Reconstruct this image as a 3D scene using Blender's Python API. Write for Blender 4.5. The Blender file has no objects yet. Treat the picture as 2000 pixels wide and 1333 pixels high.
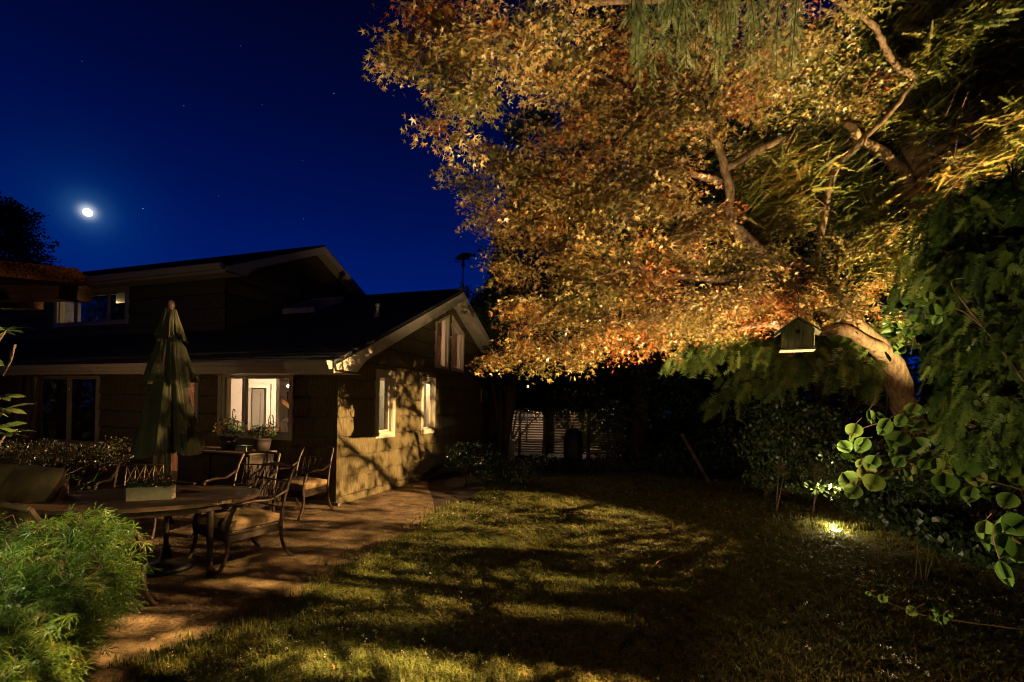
import bpy, bmesh, math, random
import numpy as np
from mathutils import Vector, Matrix
random.seed(7); RNG = np.random.default_rng(11)
SC = bpy.context.scene
COL = SC.collection
R = math.radians
CAMH = 1.7; F = 889.0; PX, PY = 1000.0, 794.4; ROLL = R(1.1)

# ------------------------------------------------------------------ camera
cd = bpy.data.cameras.new('camera'); cam = bpy.data.objects.new('camera', cd); COL.objects.link(cam)
cd.sensor_width = 36; cd.lens = 16.0; cd.shift_y = (PY-666.5)/2000; cd.clip_start = .05; cd.clip_end = 3000
c_, s_ = math.cos(ROLL), math.sin(ROLL)
cam.matrix_world = Matrix(((c_, -s_, 0, 0), (0, 0, -1, 0), (s_, c_, 0, CAMH), (0, 0, 0, 1)))
SC.camera = cam
SC.view_settings.view_transform = 'Standard'; SC.view_settings.look = 'None'
SC.view_settings.exposure = 0; SC.view_settings.gamma = 1
SC.cycles.max_bounces = 8; SC.cycles.diffuse_bounces = 3; SC.cycles.glossy_bounces = 3
SC.cycles.transmission_bounces = 5; SC.cycles.transparent_max_bounces = 8
SC.cycles.use_denoising = True; SC.cycles.filter_width = 1.05; SC.cycles.sample_clamp_indirect = 4

def lin(r, g, b, a=1.0):
    f = lambda c: (c/255/12.92 if c/255 <= .04045 else ((c/255+.055)/1.055)**2.4)
    return (f(r), f(g), f(b), a)
def ray(px, py):
    dx = (px-PX)/F; dy = -(py-PY)/F
    return Vector((dx*c_-dy*s_, 1, dx*s_+dy*c_))
def P(px, py, d):                       # a point at distance d in front
    r = ray(px, py); return Vector((r.x*d, d, CAMH+r.z*d))
def G(px, py, z=0.0):                   # a point on the ground
    r = ray(px, py); d = (z-CAMH)/r.z; return Vector((r.x*d, d, z))

# ------------------------------------------------------------------ world: night sky
W = bpy.data.worlds.new('World'); SC.world = W; W.use_nodes = True
nt = W.node_tree; nt.nodes.clear()
def N(t, **k):
    n = nt.nodes.new(t)
    for a, v in k.items(): setattr(n, a, v)
    return n
out = N('ShaderNodeOutputWorld'); bg = N('ShaderNodeBackground'); tc = N('ShaderNodeTexCoord')
sep = N('ShaderNodeSeparateXYZ'); rp = N('ShaderNodeValToRGB')
nt.links.new(tc.outputs['Generated'], sep.inputs[0]); nt.links.new(sep.outputs['Z'], rp.inputs[0])
el = rp.color_ramp.elements
el[0].position = 0.0; el[0].color = lin(0, 34, 122)
el[1].position = 1.0; el[1].color = lin(1, 2, 18)
for p, c in ((.22, (0, 26, 103)), (.36, (0, 16, 80)), (.50, (0, 8, 56)), (.64, (1, 4, 35))):
    e = el.new(p); e.color = lin(*c)
MOON = ray(171, 414).normalized()
def dotn(v):
    d = N('ShaderNodeVectorMath', operation='DOT_PRODUCT'); d.inputs[1].default_value = v
    nt.links.new(tc.outputs['Generated'], d.inputs[0]); return d.outputs['Value']
def mth(op, a, b=None):
    m = N('ShaderNodeMath', operation=op)
    for i, x in enumerate((a, b)):
        if x is None: continue
        if isinstance(x, (int, float)): m.inputs[i].default_value = x
        else: nt.links.new(x, m.inputs[i])
    return m.outputs[0]
def addc(base, col, fac):
    mx = N('ShaderNodeMix', data_type='RGBA', blend_type='ADD'); mx.inputs[0].default_value = 1
    v = N('ShaderNodeVectorMath', operation='SCALE'); v.inputs[0].default_value = col[:3]; nt.links.new(fac, v.inputs['Scale'])
    nt.links.new(base, mx.inputs[6]); nt.links.new(v.outputs[0], mx.inputs[7]); return mx.outputs[2]
md = dotn(MOON)
col = rp.outputs[0]
halo = mth('POWER', mth('MAXIMUM', md, 0), 300); col = addc(col, (.0, .012, .035), halo)
halo = mth('POWER', mth('MAXIMUM', md, 0), 3000); col = addc(col, (.02, .07, .12), halo)
halo = mth('POWER', mth('MAXIMUM', md, 0), 26000); col = addc(col, (.7, .75, .7), halo)
for sx, sy, b in ((279, 408, .9), (652, 183, .7), (359, 207, .5), (591, 314, .55), (593, 428, .5), (512, 205, .25),
                  (427, 383, .3), (702, 50, .35), (718, 273, .2), (798, 540, .4), (861, 497, .25), (826, 415, .2), (610, 540, .2), (160, 120, .2), (470, 90, .2)):
    s = mth('MULTIPLY', mth('GREATER_THAN', dotn(ray(sx, sy).normalized()), 1-(8.5e-4 if b > .6 else 6.0e-4)**2/2), b*.55); col = addc(col, (.5, .65, 1.0), s)
nt.links.new(col, bg.inputs[0]); bg.inputs[1].default_value = 1.0; nt.links.new(bg.outputs[0], out.inputs[0])

# ------------------------------------------------------------------ moonlight and garden lamps, several added out of view
def lamp(name, kind, loc, power, color, target=None, size=None, blend=.5, rad=.03):
    l = bpy.data.lights.new(name, kind); o = bpy.data.objects.new(name, l); COL.objects.link(o)
    o.location = loc; l.energy = power; l.color = color
    if kind == 'SPOT': l.spot_size = R(size); l.spot_blend = blend
    if kind in ('SPOT', 'POINT'): l.shadow_soft_size = rad
    if target is not None: o.rotation_euler = (Vector(target)-Vector(loc)).to_track_quat('-Z', 'Y').to_euler()
    return o
mo = lamp('moonlight', 'SUN', MOON*50, .012, (.75, .85, 1.0), (0, 0, 0)); mo.data.angle = R(.5)
WARM = (1.0, .66, .30); 
SPOT = G(1633, 1040)                       # the spotlight let into the lawn
lamp('lawn_spot_beam', 'SPOT', SPOT+Vector((0, 0, .09)), 3400, (1.0, .73, .38), SPOT+Vector((-1.7, .1, 3.2)), 82, .6, .03)
lamp('conifer_beam', 'SPOT', (7.1, 5.6, .2), 8500, (1.0, .76, .34), (7.6, 7.4, 6.6), 74, .6, .03)  # added beam from an unseen spot, to brighten the conifer
LAMPP = Vector((7.6, 4.6, 3.3))            # lamp high in the tree beyond the right edge, shining down over lawn, patio and gable
lamp('tree_down_beam', 'SPOT', LAMPP, 23000, WARM, (-3.2, 6.9, 1.0), 46, .35, .010)
lamp('crown_beam', 'SPOT', (1.7, 1.6, .15), 2250, (1.0, .74, .40), (1.1, 6.4, 4.9), 66, .6, .03)
FIRL = Vector((2.3, 1.5, 5.2))              # added lamp, unseen above the frame, for dapples on the near lawn
lamp('fir_down_beam', 'SPOT', FIRL, 14000, (1.0, .68, .28), (.05, 2.8, 0), 54, .45, .010)
lamp('front_fill', 'POINT', (-7.2, 6.2, 2.1), 16, (1.0, .60, .28), rad=.04)  # added dim light, source unseen, to lift the dark house front
lamp('shrub_beam', 'SPOT', (.45, 1.2, .15), 430, (1.0, .80, .42), (3.2, 3.7, 1.7), 74, .7, .03)  # added unseen beam to brighten the round-leaved shrub and hemlock
lamp('lawn_spot_glow', 'POINT', SPOT+Vector((0, .05, .10)), 34, (1.0, .80, .45), rad=.02)
lamp('path_light_beam', 'POINT', (-3.02, 2.35, 1.12), 24, (1.0, .98, .50), rad=.05)

# ------------------------------------------------------------------ helpers
def tag(o, label=None, cat=None, group=None, kind=None):
    for k, v in (('label', label), ('category', cat), ('group', group), ('kind', kind)):
        if v: o[k] = v
    return o
def empty(name, loc=(0, 0, 0), rz=0, **k):
    o = bpy.data.objects.new(name, None); COL.objects.link(o); o.location = loc; o.rotation_euler = (0, 0, rz)
    o.empty_display_size = .1; return tag(o, **k)
class MB:
    def __init__(s): s.v = []; s.f = []
    def add(s, vs, fs):
        o = len(s.v); s.v += [tuple(x) for x in vs]; s.f += [tuple(o+i for i in f) for f in fs]; return s
    def box(s, x0, x1, y0, y1, z0, z1, mp=None):
        vs = [(x, y, z) for z in (z0, z1) for y in (y0, y1) for x in (x0, x1)]
        if mp: vs = [mp(*v) for v in vs]
        return s.add(vs, [(0, 2, 3, 1), (4, 5, 7, 6), (0, 1, 5, 4), (2, 6, 7, 3), (0, 4, 6, 2), (1, 3, 7, 5)])
    def tube(s, pts, rad, n=8, cap=True):
        pts = [Vector(p) for p in pts]; m = len(pts)
        if not hasattr(rad, '__len__'): rad = [rad]*m
        vs = []; prev = None
        for i, p in enumerate(pts):
            t = (pts[min(i+1, m-1)]-pts[max(i-1, 0)])
            if t.length < 1e-9: t = Vector((0, 0, 1))
            t.normalize()
            if prev is None:
                a = t.orthogonal().normalized()
            else:
                a = prev-t*prev.dot(t)
                a = a.normalized() if a.length > 1e-6 else t.orthogonal().normalized()
            prev = a; b = t.cross(a)
            for k in range(n):
                th = 2*math.pi*k/n; vs.append(p+(a*math.cos(th)+b*math.sin(th))*rad[i])
        fs = [(i*n+k, i*n+(k+1) % n, (i+1)*n+(k+1) % n, (i+1)*n+k) for i in range(m-1) for k in range(n)]
        if cap: fs += [tuple(range(n))[::-1], tuple(range((m-1)*n, m*n))]
        return s.add(vs, fs)
    def bar(s, a, b, w, h):
        a = Vector(a); b = Vector(b); t = (b-a).normalized()
        side = t.cross(Vector((0, 0, 1)));
        side = side.normalized() if side.length > 1e-4 else Vector((1, 0, 0))
        up = side.cross(t)
        vs = [p+side*i*w/2+up*j*h/2 for p in (a, b) for (i, j) in ((-1, -1), (1, -1), (1, 1), (-1, 1))]
        return s.add(vs, [(3, 2, 1, 0), (4, 5, 6, 7), (0, 1, 5, 4), (1, 2, 6, 5), (2, 3, 7, 6), (3, 0, 4, 7)])
    def lathe(s, prof, n=24, c=(0, 0), ripple=None):
        vs = []
        for i, (r, z) in enumerate(prof):
            for k in range(n):
                th = 2*math.pi*k/n; rr = r*(ripple(th, i) if ripple else 1)
                vs.append((c[0]+rr*math.cos(th), c[1]+rr*math.sin(th), z))
        return s.add(vs, [(i*n+k, i*n+(k+1) % n, (i+1)*n+(k+1) % n, (i+1)*n+k) for i in range(len(prof)-1) for k in range(n)])
    def prism(s, poly, mp, n0, n1):        # poly in (a,z), extruded from n0 to n1
        m = len(poly)
        vs = [mp(a, n0, z) for a, z in poly]+[mp(a, n1, z) for a, z in poly]
        return s.add(vs, [tuple(range(m))[::-1], tuple(range(m, 2*m))]+[(i, (i+1) % m, m+(i+1) % m, m+i) for i in range(m)])
    def ring(s, po, pi, mp, n0, n1):
        m = len(po); vs = [mp(a, n, z) for n in (n0, n1) for pl in (po, pi) for a, z in pl]
        fs = []
        for i in range(m):
            j = (i+1) % m
            fs += [(i, j, m+j, m+i), (2*m+i, 3*m+i, 3*m+j, 2*m+j), (i, 2*m+i, 2*m+j, j), (m+i, m+j, 3*m+j, 3*m+i)]
        return s.add(vs, fs)
    def build(s, name, mat, parent=None, smooth=False, bevel=0, loc=None):
        me = bpy.data.meshes.new(name); me.from_pydata(s.v, [], s.f); me.materials.append(mat)
        bm = bmesh.new(); bm.from_mesh(me); bmesh.ops.recalc_face_normals(bm, faces=bm.faces); bm.to_mesh(me); bm.free()
        o = bpy.data.objects.new(name, me); COL.objects.link(o)
        if parent is not None: o.parent = parent
        if loc is not None: o.location = loc
        if smooth: me.polygons.foreach_set('use_smooth', [True]*len(me.polygons))
        if bevel:
            b = o.modifiers.new('b', 'BEVEL'); b.width = bevel; b.segments = 2; b.limit_method = 'ANGLE'
        return o
def inset(poly, w):
    m = len(poly); cx = sum(p[0] for p in poly)/m; cz = sum(p[1] for p in poly)/m; L = []
    for i in range(m):
        a = poly[i]; b = poly[(i+1) % m]; dx, dz = b[0]-a[0], b[1]-a[1]; l = math.hypot(dx, dz); nx, nz = -dz/l, dx/l
        if (cx-a[0])*nx+(cz-a[1])*nz < 0: nx, nz = -nx, -nz
        L.append((nx, nz, nx*a[0]+nz*a[1]+w))
    r = []
    for i in range(m):
        a1, b1, c1 = L[i-1]; a2, b2, c2 = L[i]; D = a1*b2-a2*b1
        r.append(((c1*b2-c2*b1)/D, (a1*c2-a2*c1)/D))
    return r
# ---- materials
def mat(name, col, rough=.7, col2=None, scale=6, bump=0, stretch=(1, 1, 1), spec=.3, metal=0, detail=6, lo=.35, hi=.65, bscale=None, trans=0):
    m = bpy.data.materials.new(name); m.use_nodes = True; t = m.node_tree; b = t.nodes['Principled BSDF']
    b.inputs['Roughness'].default_value = rough; b.inputs['Specular IOR Level'].default_value = spec; b.inputs['Metallic'].default_value = metal
    b.inputs['Base Color'].default_value = (*col, 1)
    if col2 or bump:
        tc = t.nodes.new('ShaderNodeTexCoord'); mp = t.nodes.new('ShaderNodeMapping'); mp.inputs['Scale'].default_value = stretch
        t.links.new(tc.outputs['Object'], mp.inputs[0])
    if col2:
        n = t.nodes.new('ShaderNodeTexNoise'); n.inputs['Scale'].default_value = scale; n.inputs['Detail'].default_value = detail; n.inputs['Roughness'].default_value = .65
        t.links.new(mp.outputs[0], n.inputs[0]); r = t.nodes.new('ShaderNodeValToRGB')
        r.color_ramp.elements[0].position = lo; r.color_ramp.elements[0].color = (*col, 1)
        r.color_ramp.elements[1].position = hi; r.color_ramp.elements[1].color = (*col2, 1)
        t.links.new(n.outputs[0], r.inputs[0]); t.links.new(r.outputs[0], b.inputs['Base Color'])
    if bump:
        n2 = t.nodes.new('ShaderNodeTexNoise'); n2.inputs['Scale'].default_value = bscale or scale*3; n2.inputs['Detail'].default_value = 8
        t.links.new(mp.outputs[0], n2.inputs[0]); bp = t.nodes.new('ShaderNodeBump'); bp.inputs['Strength'].default_value = bump; bp.inputs['Distance'].default_value = .02
        t.links.new(n2.outputs[0], bp.inputs['Height']); t.links.new(bp.outputs[0], b.inputs['Normal'])
    return m
def leafmat(name, cols, trans=.45, rough=.5, spec=.35):
    m = bpy.data.materials.new(name); m.use_nodes = True; t = m.node_tree; b = t.nodes['Principled BSDF']; o = t.nodes['Material Output']
    a = t.nodes.new('ShaderNodeAttribute'); a.attribute_name = 'rnd'; r = t.nodes.new('ShaderNodeValToRGB'); r.color_ramp.interpolation = 'LINEAR'
    e = r.color_ramp.elements; e[0].position = 0; e[0].color = (*cols[0], 1); e[1].position = 1; e[1].color = (*cols[-1], 1)
    for i, c in enumerate(cols[1:-1], 1): x = e.new(i/(len(cols)-1)); x.color = (*c, 1)
    t.links.new(a.outputs['Fac'], r.inputs[0]); t.links.new(r.outputs[0], b.inputs['Base Color'])
    b.inputs['Roughness'].default_value = rough; b.inputs['Specular IOR Level'].default_value = spec
    tr = t.nodes.new('ShaderNodeBsdfTranslucent'); t.links.new(r.outputs[0], tr.inputs[0])
    mx = t.nodes.new('ShaderNodeMixShader'); mx.inputs[0].default_value = trans
    t.links.new(b.outputs[0], mx.inputs[1]); t.links.new(tr.outputs[0], mx.inputs[2]); t.links.new(mx.outputs[0], o.inputs[0]); return m
def emat(name, col, s):
    m = bpy.data.materials.new(name); m.use_nodes = True; t = m.node_tree; b = t.nodes['Principled BSDF']
    b.inputs['Base Color'].default_value = (0, 0, 0, 1); b.inputs['Emission Color'].default_value = (*col, 1); b.inputs['Emission Strength'].default_value = s; return m
def glassmat():
    m = bpy.data.materials.new('window_glass'); m.use_nodes = True; t = m.node_tree; t.nodes.clear()
    o = t.nodes.new('ShaderNodeOutputMaterial'); tr = t.nodes.new('ShaderNodeBsdfTransparent'); gl = t.nodes.new('ShaderNodeBsdfGlossy')
    gl.inputs['Roughness'].default_value = .01; fr = t.nodes.new('ShaderNodeLayerWeight'); fr.inputs[0].default_value = .5
    pw = t.nodes.new('ShaderNodeMath'); pw.operation = 'POWER'; pw.inputs[1].default_value = 4; t.links.new(fr.outputs['Facing'], pw.inputs[0])
    ma = t.nodes.new('ShaderNodeMath'); ma.operation = 'MULTIPLY_ADD'; ma.inputs[1].default_value = .85; ma.inputs[2].default_value = .035; t.links.new(pw.outputs[0], ma.inputs[0])
    mx = t.nodes.new('ShaderNodeMixShader'); t.links.new(ma.outputs[0], mx.inputs[0]); t.links.new(tr.outputs[0], mx.inputs[1]); t.links.new(gl.outputs[0], mx.inputs[2]); t.links.new(mx.outputs[0], o.inputs[0]); return m
GLASS = glassmat()
# ---- many small faces as one mesh
def rotmats(d, n):                          # rows of unit tip directions d and rough normals n -> (N,3,3)
    d = d/np.linalg.norm(d, axis=1, keepdims=True); x = np.cross(d, n); l = np.linalg.norm(x, axis=1, keepdims=True); l[l < 1e-6] = 1; x /= l
    z = np.cross(x, d); return np.stack([x, d, z], axis=2)
def scatter(name, tmpl, pos, rot, scl, mat_, parent=None, rnd=None):
    tv, tf = tmpl; tv = np.asarray(tv, float); tf = np.asarray(tf, int); n = len(pos); k = len(tv)
    scl = np.asarray(scl, float).reshape(n, -1)
    loc = tv[None]*scl[:, None, :] if scl.shape[1] == 3 else tv[None]*scl[:, :, None]
    v = np.einsum('nij,nkj->nki', rot, loc)+pos[:, None, :]
    f = (tf[None]+(np.arange(n)*k)[:, None, None]).reshape(-1)
    me = bpy.data.meshes.new(name); me.vertices.add(n*k); me.vertices.foreach_set('co', v.reshape(-1).astype(np.float32))
    nf = n*len(tf); me.loops.add(nf*3); me.loops.foreach_set('vertex_index', f.astype(np.int32))
    me.polygons.add(nf); me.polygons.foreach_set('loop_start', (np.arange(nf)*3).astype(np.int32))
    try: me.polygons.foreach_set('loop_total', np.full(nf, 3, np.int32))
    except Exception: pass
    me.update(calc_edges=True)
    if rnd is None: rnd = RNG.random(n)
    a = me.attributes.new('rnd', 'FLOAT', 'POINT'); a.data.foreach_set('value', np.repeat(np.clip(rnd, 0, 1), k).astype(np.float32))
    me.materials.append(mat_); o = bpy.data.objects.new(name, me); COL.objects.link(o)
    if parent is not None: o.parent = parent
    return o
def maple_leaf(lobes=7):
    if lobes == 7: A = (-125, -82, -40, 0, 40, 82, 125); L = (.45, .75, .95, 1.05, .95, .75, .45)
    else: A = (-110, -55, 0, 55, 110); L = (.55, .9, 1.05, .9, .55)
    ring = []
    for i, (a, l) in enumerate(zip(A, L)):
        ring.append((math.sin(R(a))*l, math.cos(R(a))*l, -.18*l*l))
        if i < len(A)-1:
            b = (a+A[i+1])/2; ring.append((math.sin(R(b))*.30, math.cos(R(b))*.30, .02))
    v = [(0, 0, .0)]+ring
    return v, [(0, i+1, i) for i in range(1, len(ring))]
def ribbed_leaf(k=9):
    v = [(0, 0, 0)]; f = []; mid = []; rim = {-1: [], 1: []}
    for i in range(1, k): mid.append(len(v)); v.append((0, i/k, -.004-.06*(i/k)**2))
    for s in (-1, 1):
        for i in range(k):
            t = (i+.5)/k; w = .50*math.sin(math.pi*min(1, t**.80))**.62+.02; rim[s].append(len(v)); v.append((s*w, min(1, t+.05), .016*w+(.010 if i % 2 else -.012)-.09*t*t))
    tip = len(v); v.append((0, 1.06, -.10))
    for s in (-1, 1):
        m_ = [0]+mid+[tip]; r_ = rim[s]
        for i in range(k): f.append((m_[i], r_[i], m_[i+1]))
        for i in range(k-1): f.append((m_[i+1], r_[i], r_[i+1]))
    return v, f
def round_leaf(n=12):
    v = [(0, .45, 0)]; 
    for i in range(n):
        t = 2*math.pi*i/n; v.append((math.sin(t)*.46, .5-math.cos(t)*.5+(.08*(1+math.cos(t-math.pi))**2/4), .10*abs(math.sin(t))))
    return v, [(0, 1+i, 1+(i+1) % n) for i in range(n)]
LEAF2 = ([(0, 0, 0), (-.28, .5, .05), (.28, .5, .05), (0, 1, -.05)], [(0, 1, 2), (1, 3, 2)])
def clump_tmpl(k=6, r=.6):                  # a handful of small leaves
    v = []; f = []; g = random.Random(3)
    for i in range(k):
        a = g.uniform(0, 6.28); e = g.uniform(-.6, .9); d = Vector((math.cos(a)*math.cos(e), math.sin(a)*math.cos(e), math.sin(e)))
        c = d*g.uniform(.1, r); s = d.orthogonal().normalized(); s.rotate(Matrix.Rotation(g.uniform(0, 6), 3, d)); L = .55
        o = len(v); v += [tuple(c), tuple(c+d*L*.5+s*L*.26), tuple(c+d*L*.5-s*L*.26), tuple(c+d*L)]; f += [(o, o+1, o+2), (o+1, o+3, o+2)]
    return v, f
CLUMP = clump_tmpl()
def needle_spray(n=14, w=.05, ln=.22, side=0):      # flat spray of needles along a twig
    v = [(-.01, 0, 0), (.01, 0, 0), (0, 1, -.06)]; f = [(0, 1, 2)]
    g = random.Random(5)
    for i in range(n):
        t = (i+.5)/n; z = -.06*t; l = ln*(1-.55*t)*g.uniform(.8, 1.15)
        for s in (-1, 1):
            o = len(v); v += [(0, t-.02, z), (0, t+w, z), (s*l, t+l*.55, z-.03+g.uniform(-.03, .05))]; f.append((o, o+1, o+2))
    return v, f
def hemlock_frond(n=9):                     # twig with small sub-sprays
    g = random.Random(9); v = [(-.008, 0, 0), (.008, 0, 0), (0, 1, -.1)]; f = [(0, 1, 2)]
    for i in range(n):
        t = .08+.9*i/n
        for s in (-1, 1):
            L = .42*(1-.75*t)*g.uniform(.7, 1.1)+.05; dx, dy = s*.8, .6
            for j in range(6):
                u = (j+.6)/6*L; bx, by = dx*u, t+dy*u; l = .055
                for q in (-1, 1):
                    o = len(v); ex, ey = bx+(dx*.3-q*dy)*l, by+(dy*.3+q*dx)*l
                    v += [(bx, by-.012, -.1*t-.15*u), (bx+.012*s, by+.012, -.1*t-.15*u), (ex, ey, -.1*t-.15*u-.012)]; f.append((o, o+1, o+2))
    return v, f
def blade_clump(k=7, seed=1, lean=.5):
    g = random.Random(seed); v = []; f = []
    for i in range(k):
        a = g.uniform(0, 6.28); x, y = g.gauss(0, .22), g.gauss(0, .22); l = g.uniform(.45, 1.0); b = g.uniform(.1, lean)
        d = Vector((math.cos(a), math.sin(a), 0)); s = Vector((-d.y, d.x, 0))*.045; p = Vector((x, y, 0)); q = p+d*b*l*.3+Vector((0, 0, .6*l)); e = p+d*b*l+Vector((0, 0, l*(1-.35*b)))
        o = len(v); v += [tuple(p-s), tuple(p+s), tuple(q-s*.7), tuple(q+s*.7), tuple(e)]; f += [(o, o+1, o+3), (o, o+3, o+2), (o+2, o+3, o+4)]
    return v, f
def unit(a): return a/np.linalg.norm(a, axis=1, keepdims=True)
def rand_dirs(n, zlo=-1, zhi=1):
    z = RNG.uniform(zlo, zhi, n); t = RNG.uniform(0, 2*np.pi, n); r = np.sqrt(1-z*z); return np.stack([r*np.cos(t), r*np.sin(t), z], 1)
def blob_points(blobs, total, flat=1):      # (px,py,depth,rx_px,ry_px,rdepth_m[,weight]) -> points inside real ellipsoids
    ws = np.array([b[3]*b[4]*(b[6] if len(b) > 6 else 1) for b in blobs], float); ws /= ws.sum(); out = []; ids = []
    for i, (b, w) in enumerate(zip(blobs, ws)):
        k = max(1, int(round(total*w))); c = np.array(P(b[0], b[1], b[2])); rx, rz = b[3]/F*b[2], b[4]/F*b[2]
        d = rand_dirs(k)*(RNG.random((k, 1))**(1/2.4)); out.append(c+d*np.array([rx, b[5], rz])); ids.append(np.full(k, i))
    return np.concatenate(out), np.concatenate(ids)
def sprays(centers, per, rad, tilt=.5, up=(0, 0, 1), droop=.35, njit=.45):
    n = len(centers); nv = unit(np.array(up)[None]+RNG.normal(0, tilt, (n, 3))); ax = unit(np.cross(nv, rand_dirs(n))); ay = np.cross(nv, ax)
    r = np.sqrt(RNG.random((n, per))); th = RNG.uniform(0, 2*np.pi, (n, per)); lx = r*np.cos(th)*rad[0]; ly = r*np.sin(th)*rad[1]; lz = RNG.normal(0, rad[2], (n, per))-(r**2)*droop*rad[0]
    pos = centers[:, None]+ax[:, None]*lx[..., None]+ay[:, None]*ly[..., None]+nv[:, None]*lz[..., None]
    out = ax[:, None]*(np.cos(th)+.6)[..., None]+ay[:, None]*np.sin(th)[..., None]
    out = out.reshape(-1, 3)+RNG.normal(0, .35, (n*per, 3)); out[:, 2] -= .35
    nn = np.repeat(nv, per, 0)+RNG.normal(0, njit, (n*per, 3))
    return pos.reshape(-1, 3), rotmats(out, nn)
def resample(pts, k=4):                     # smooth a polyline of (Vector, r)
    o = []
    n = len(pts)
    for i in range(n-1):
        p0, p1, p2, p3 = (pts[max(i-1, 0)], pts[i], pts[i+1], pts[min(i+2, n-1)])
        for j in range(k):
            t = j/k; q = [.5*((2*b)+(-a+c)*t+(2*a-5*b+4*c-d)*t*t+(-a+3*b-3*c+d)*t**3) for a, b, c, d in zip(p0, p1, p2, p3)]; o.append(q)
    o.append(list(pts[-1])); return o
def DM(d): return d*1.45-.4
DSC = [False]
def limb(mb, pts, n=8, k=4, wob=0.0):       # pts: (px,py,depth,r_px)
    if DSC[0]: pts = [(a, b, DM(d), r) for a, b, d, r in pts]
    q = resample([(*P(a, b, d), r/F*d) for a, b, d, r in pts], k)
    if n > 7: n += 6
    ks = 1 if not DSC[0] else .86
    mb.tube([Vector(x[:3])+Vector((random.gauss(0, wob), random.gauss(0, wob), random.gauss(0, wob))) for x in q], [max(x[3]*ks*random.uniform(.88, 1.12), .002) for x in q], n)
def twigs(mb, hubs, centers, ids, r=.006, frac=1.0):
    for c, i in zip(centers, ids):
        if random.random() > frac: continue
        a = Vector(hubs[i]); b = Vector(c); m = a.lerp(b, .5)+Vector((random.gauss(0, .06), random.gauss(0, .06), random.gauss(.03, .05)))
        mb.tube([a, m, b], [r*1.6, r, r*.4], 4, False)

# ------------------------------------------------------------------ ground
def in_poly(x, y, poly):
    c = np.zeros(len(x), bool); n = len(poly)
    for i in range(n):
        x1, y1 = poly[i][:2]; x2, y2 = poly[i-1][:2]
        with np.errstate(divide='ignore', invalid='ignore'):
            c ^= ((y1 > y) != (y2 > y)) & (x < (x2-x1)*(y-y1)/(y2-y1+1e-12)+x1)
    return c
soil = mat('soil', (.022, .013, .007), .95, (.06, .035, .018), 5, .6, bscale=40)
grassbase = mat('turf_base', (.030, .026, .008), .95, (.085, .060, .018), 3, .6, bscale=60)
stone = mat('patio_stone', (.05, .030, .015), .85, (.25, .155, .072), 3.4, 1.0, lo=.34, hi=.66, bscale=34, detail=12)
g = MB().add([(-120, -60, 0), (120, -60, 0), (120, 140, 0), (-120, 140, 0)], [(0, 1, 2, 3)]).build('ground', soil); tag(g, kind='structure')
LAWN = [G(*p) for p in ((960, 938), (1100, 932), (1300, 934), (1500, 940), (1580, 962), (1650, 985), (1740, 1022), (1830, 1060), (1930, 1105), (2080, 1180))]
LAWN = [(p.x, p.y) for p in LAWN]+[(4.2, 1.2), (5, -4), (-4, -4), (-2.6, .5)]
EDGE = [(p.x, p.y) for p in (G(190, 1345), G(300, 1300), G(400, 1270), G(480, 1235), G(560, 1195), G(640, 1140), G(700, 1100), G(760, 1075), G(815, 1040), G(850, 1005), G(905, 985), G(950, 950))]
LAWN = LAWN+EDGE
g = MB().add([(x, y, .004) for x, y in LAWN], [tuple(range(len(LAWN)))]).build('lawn', grassbase); tag(g, kind='structure')
PAT = [(-9.5, -1.5), (-2.4, -1.5)]+EDGE[:10]+[tuple(G(845, 975).xy), tuple(G(835, 950).xy), tuple(G(840, 930).xy), (-2.6, 8.3), (-6, 9.8), (-13, 12), (-14, 8)]
g = MB().add([(x, y, .008) for x, y in PAT], [tuple(range(len(PAT)))]).build('patio', stone); tag(g, kind='structure')

def scat_ground(n, poly, dmin=1.0, pw=1.6, xlim=(-8, 9), ylim=(1.6, 15)):
    x = RNG.uniform(*xlim, n*6); y = RNG.uniform(*ylim, n*6); d = np.hypot(x, y); keep = in_poly(x, y, poly) & (RNG.random(n*6) < (2.2/np.maximum(d, 2.2))**pw)
    x, y = x[keep][:n], y[keep][:n]; return x, y
gm = leafmat('grass_blades', [(.045, .075, .012), (.10, .12, .02), (.17, .15, .03), (.30, .21, .06), (.40, .27, .10)], .3, .55, .3)
x, y = scat_ground(95000, LAWN)
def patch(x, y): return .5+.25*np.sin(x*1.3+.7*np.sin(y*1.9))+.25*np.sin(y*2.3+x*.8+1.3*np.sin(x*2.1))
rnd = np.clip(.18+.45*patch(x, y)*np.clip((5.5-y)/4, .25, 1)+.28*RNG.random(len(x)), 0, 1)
yaw = RNG.uniform(0, 6.28, len(x)); rot = np.zeros((len(x), 3, 3)); rot[:, 0, 0] = np.cos(yaw); rot[:, 0, 1] = -np.sin(yaw); rot[:, 1, 0] = np.sin(yaw); rot[:, 1, 1] = np.cos(yaw); rot[:, 2, 2] = 1
h = (.032+.030*RNG.random(len(x))*(.5+patch(x*1.7, y*1.4)))*(1+.03*np.clip(y-3, 0, 8))
o = scatter('grass', blade_clump(8, 2, .9), np.stack([x, y, np.full(len(x), .004)], 1), rot, np.stack([h*1.5, h*1.5, h], 1), gm, rnd=rnd); tag(o, 'short dry green grass of the lawn', 'grass', kind='stuff')
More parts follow.
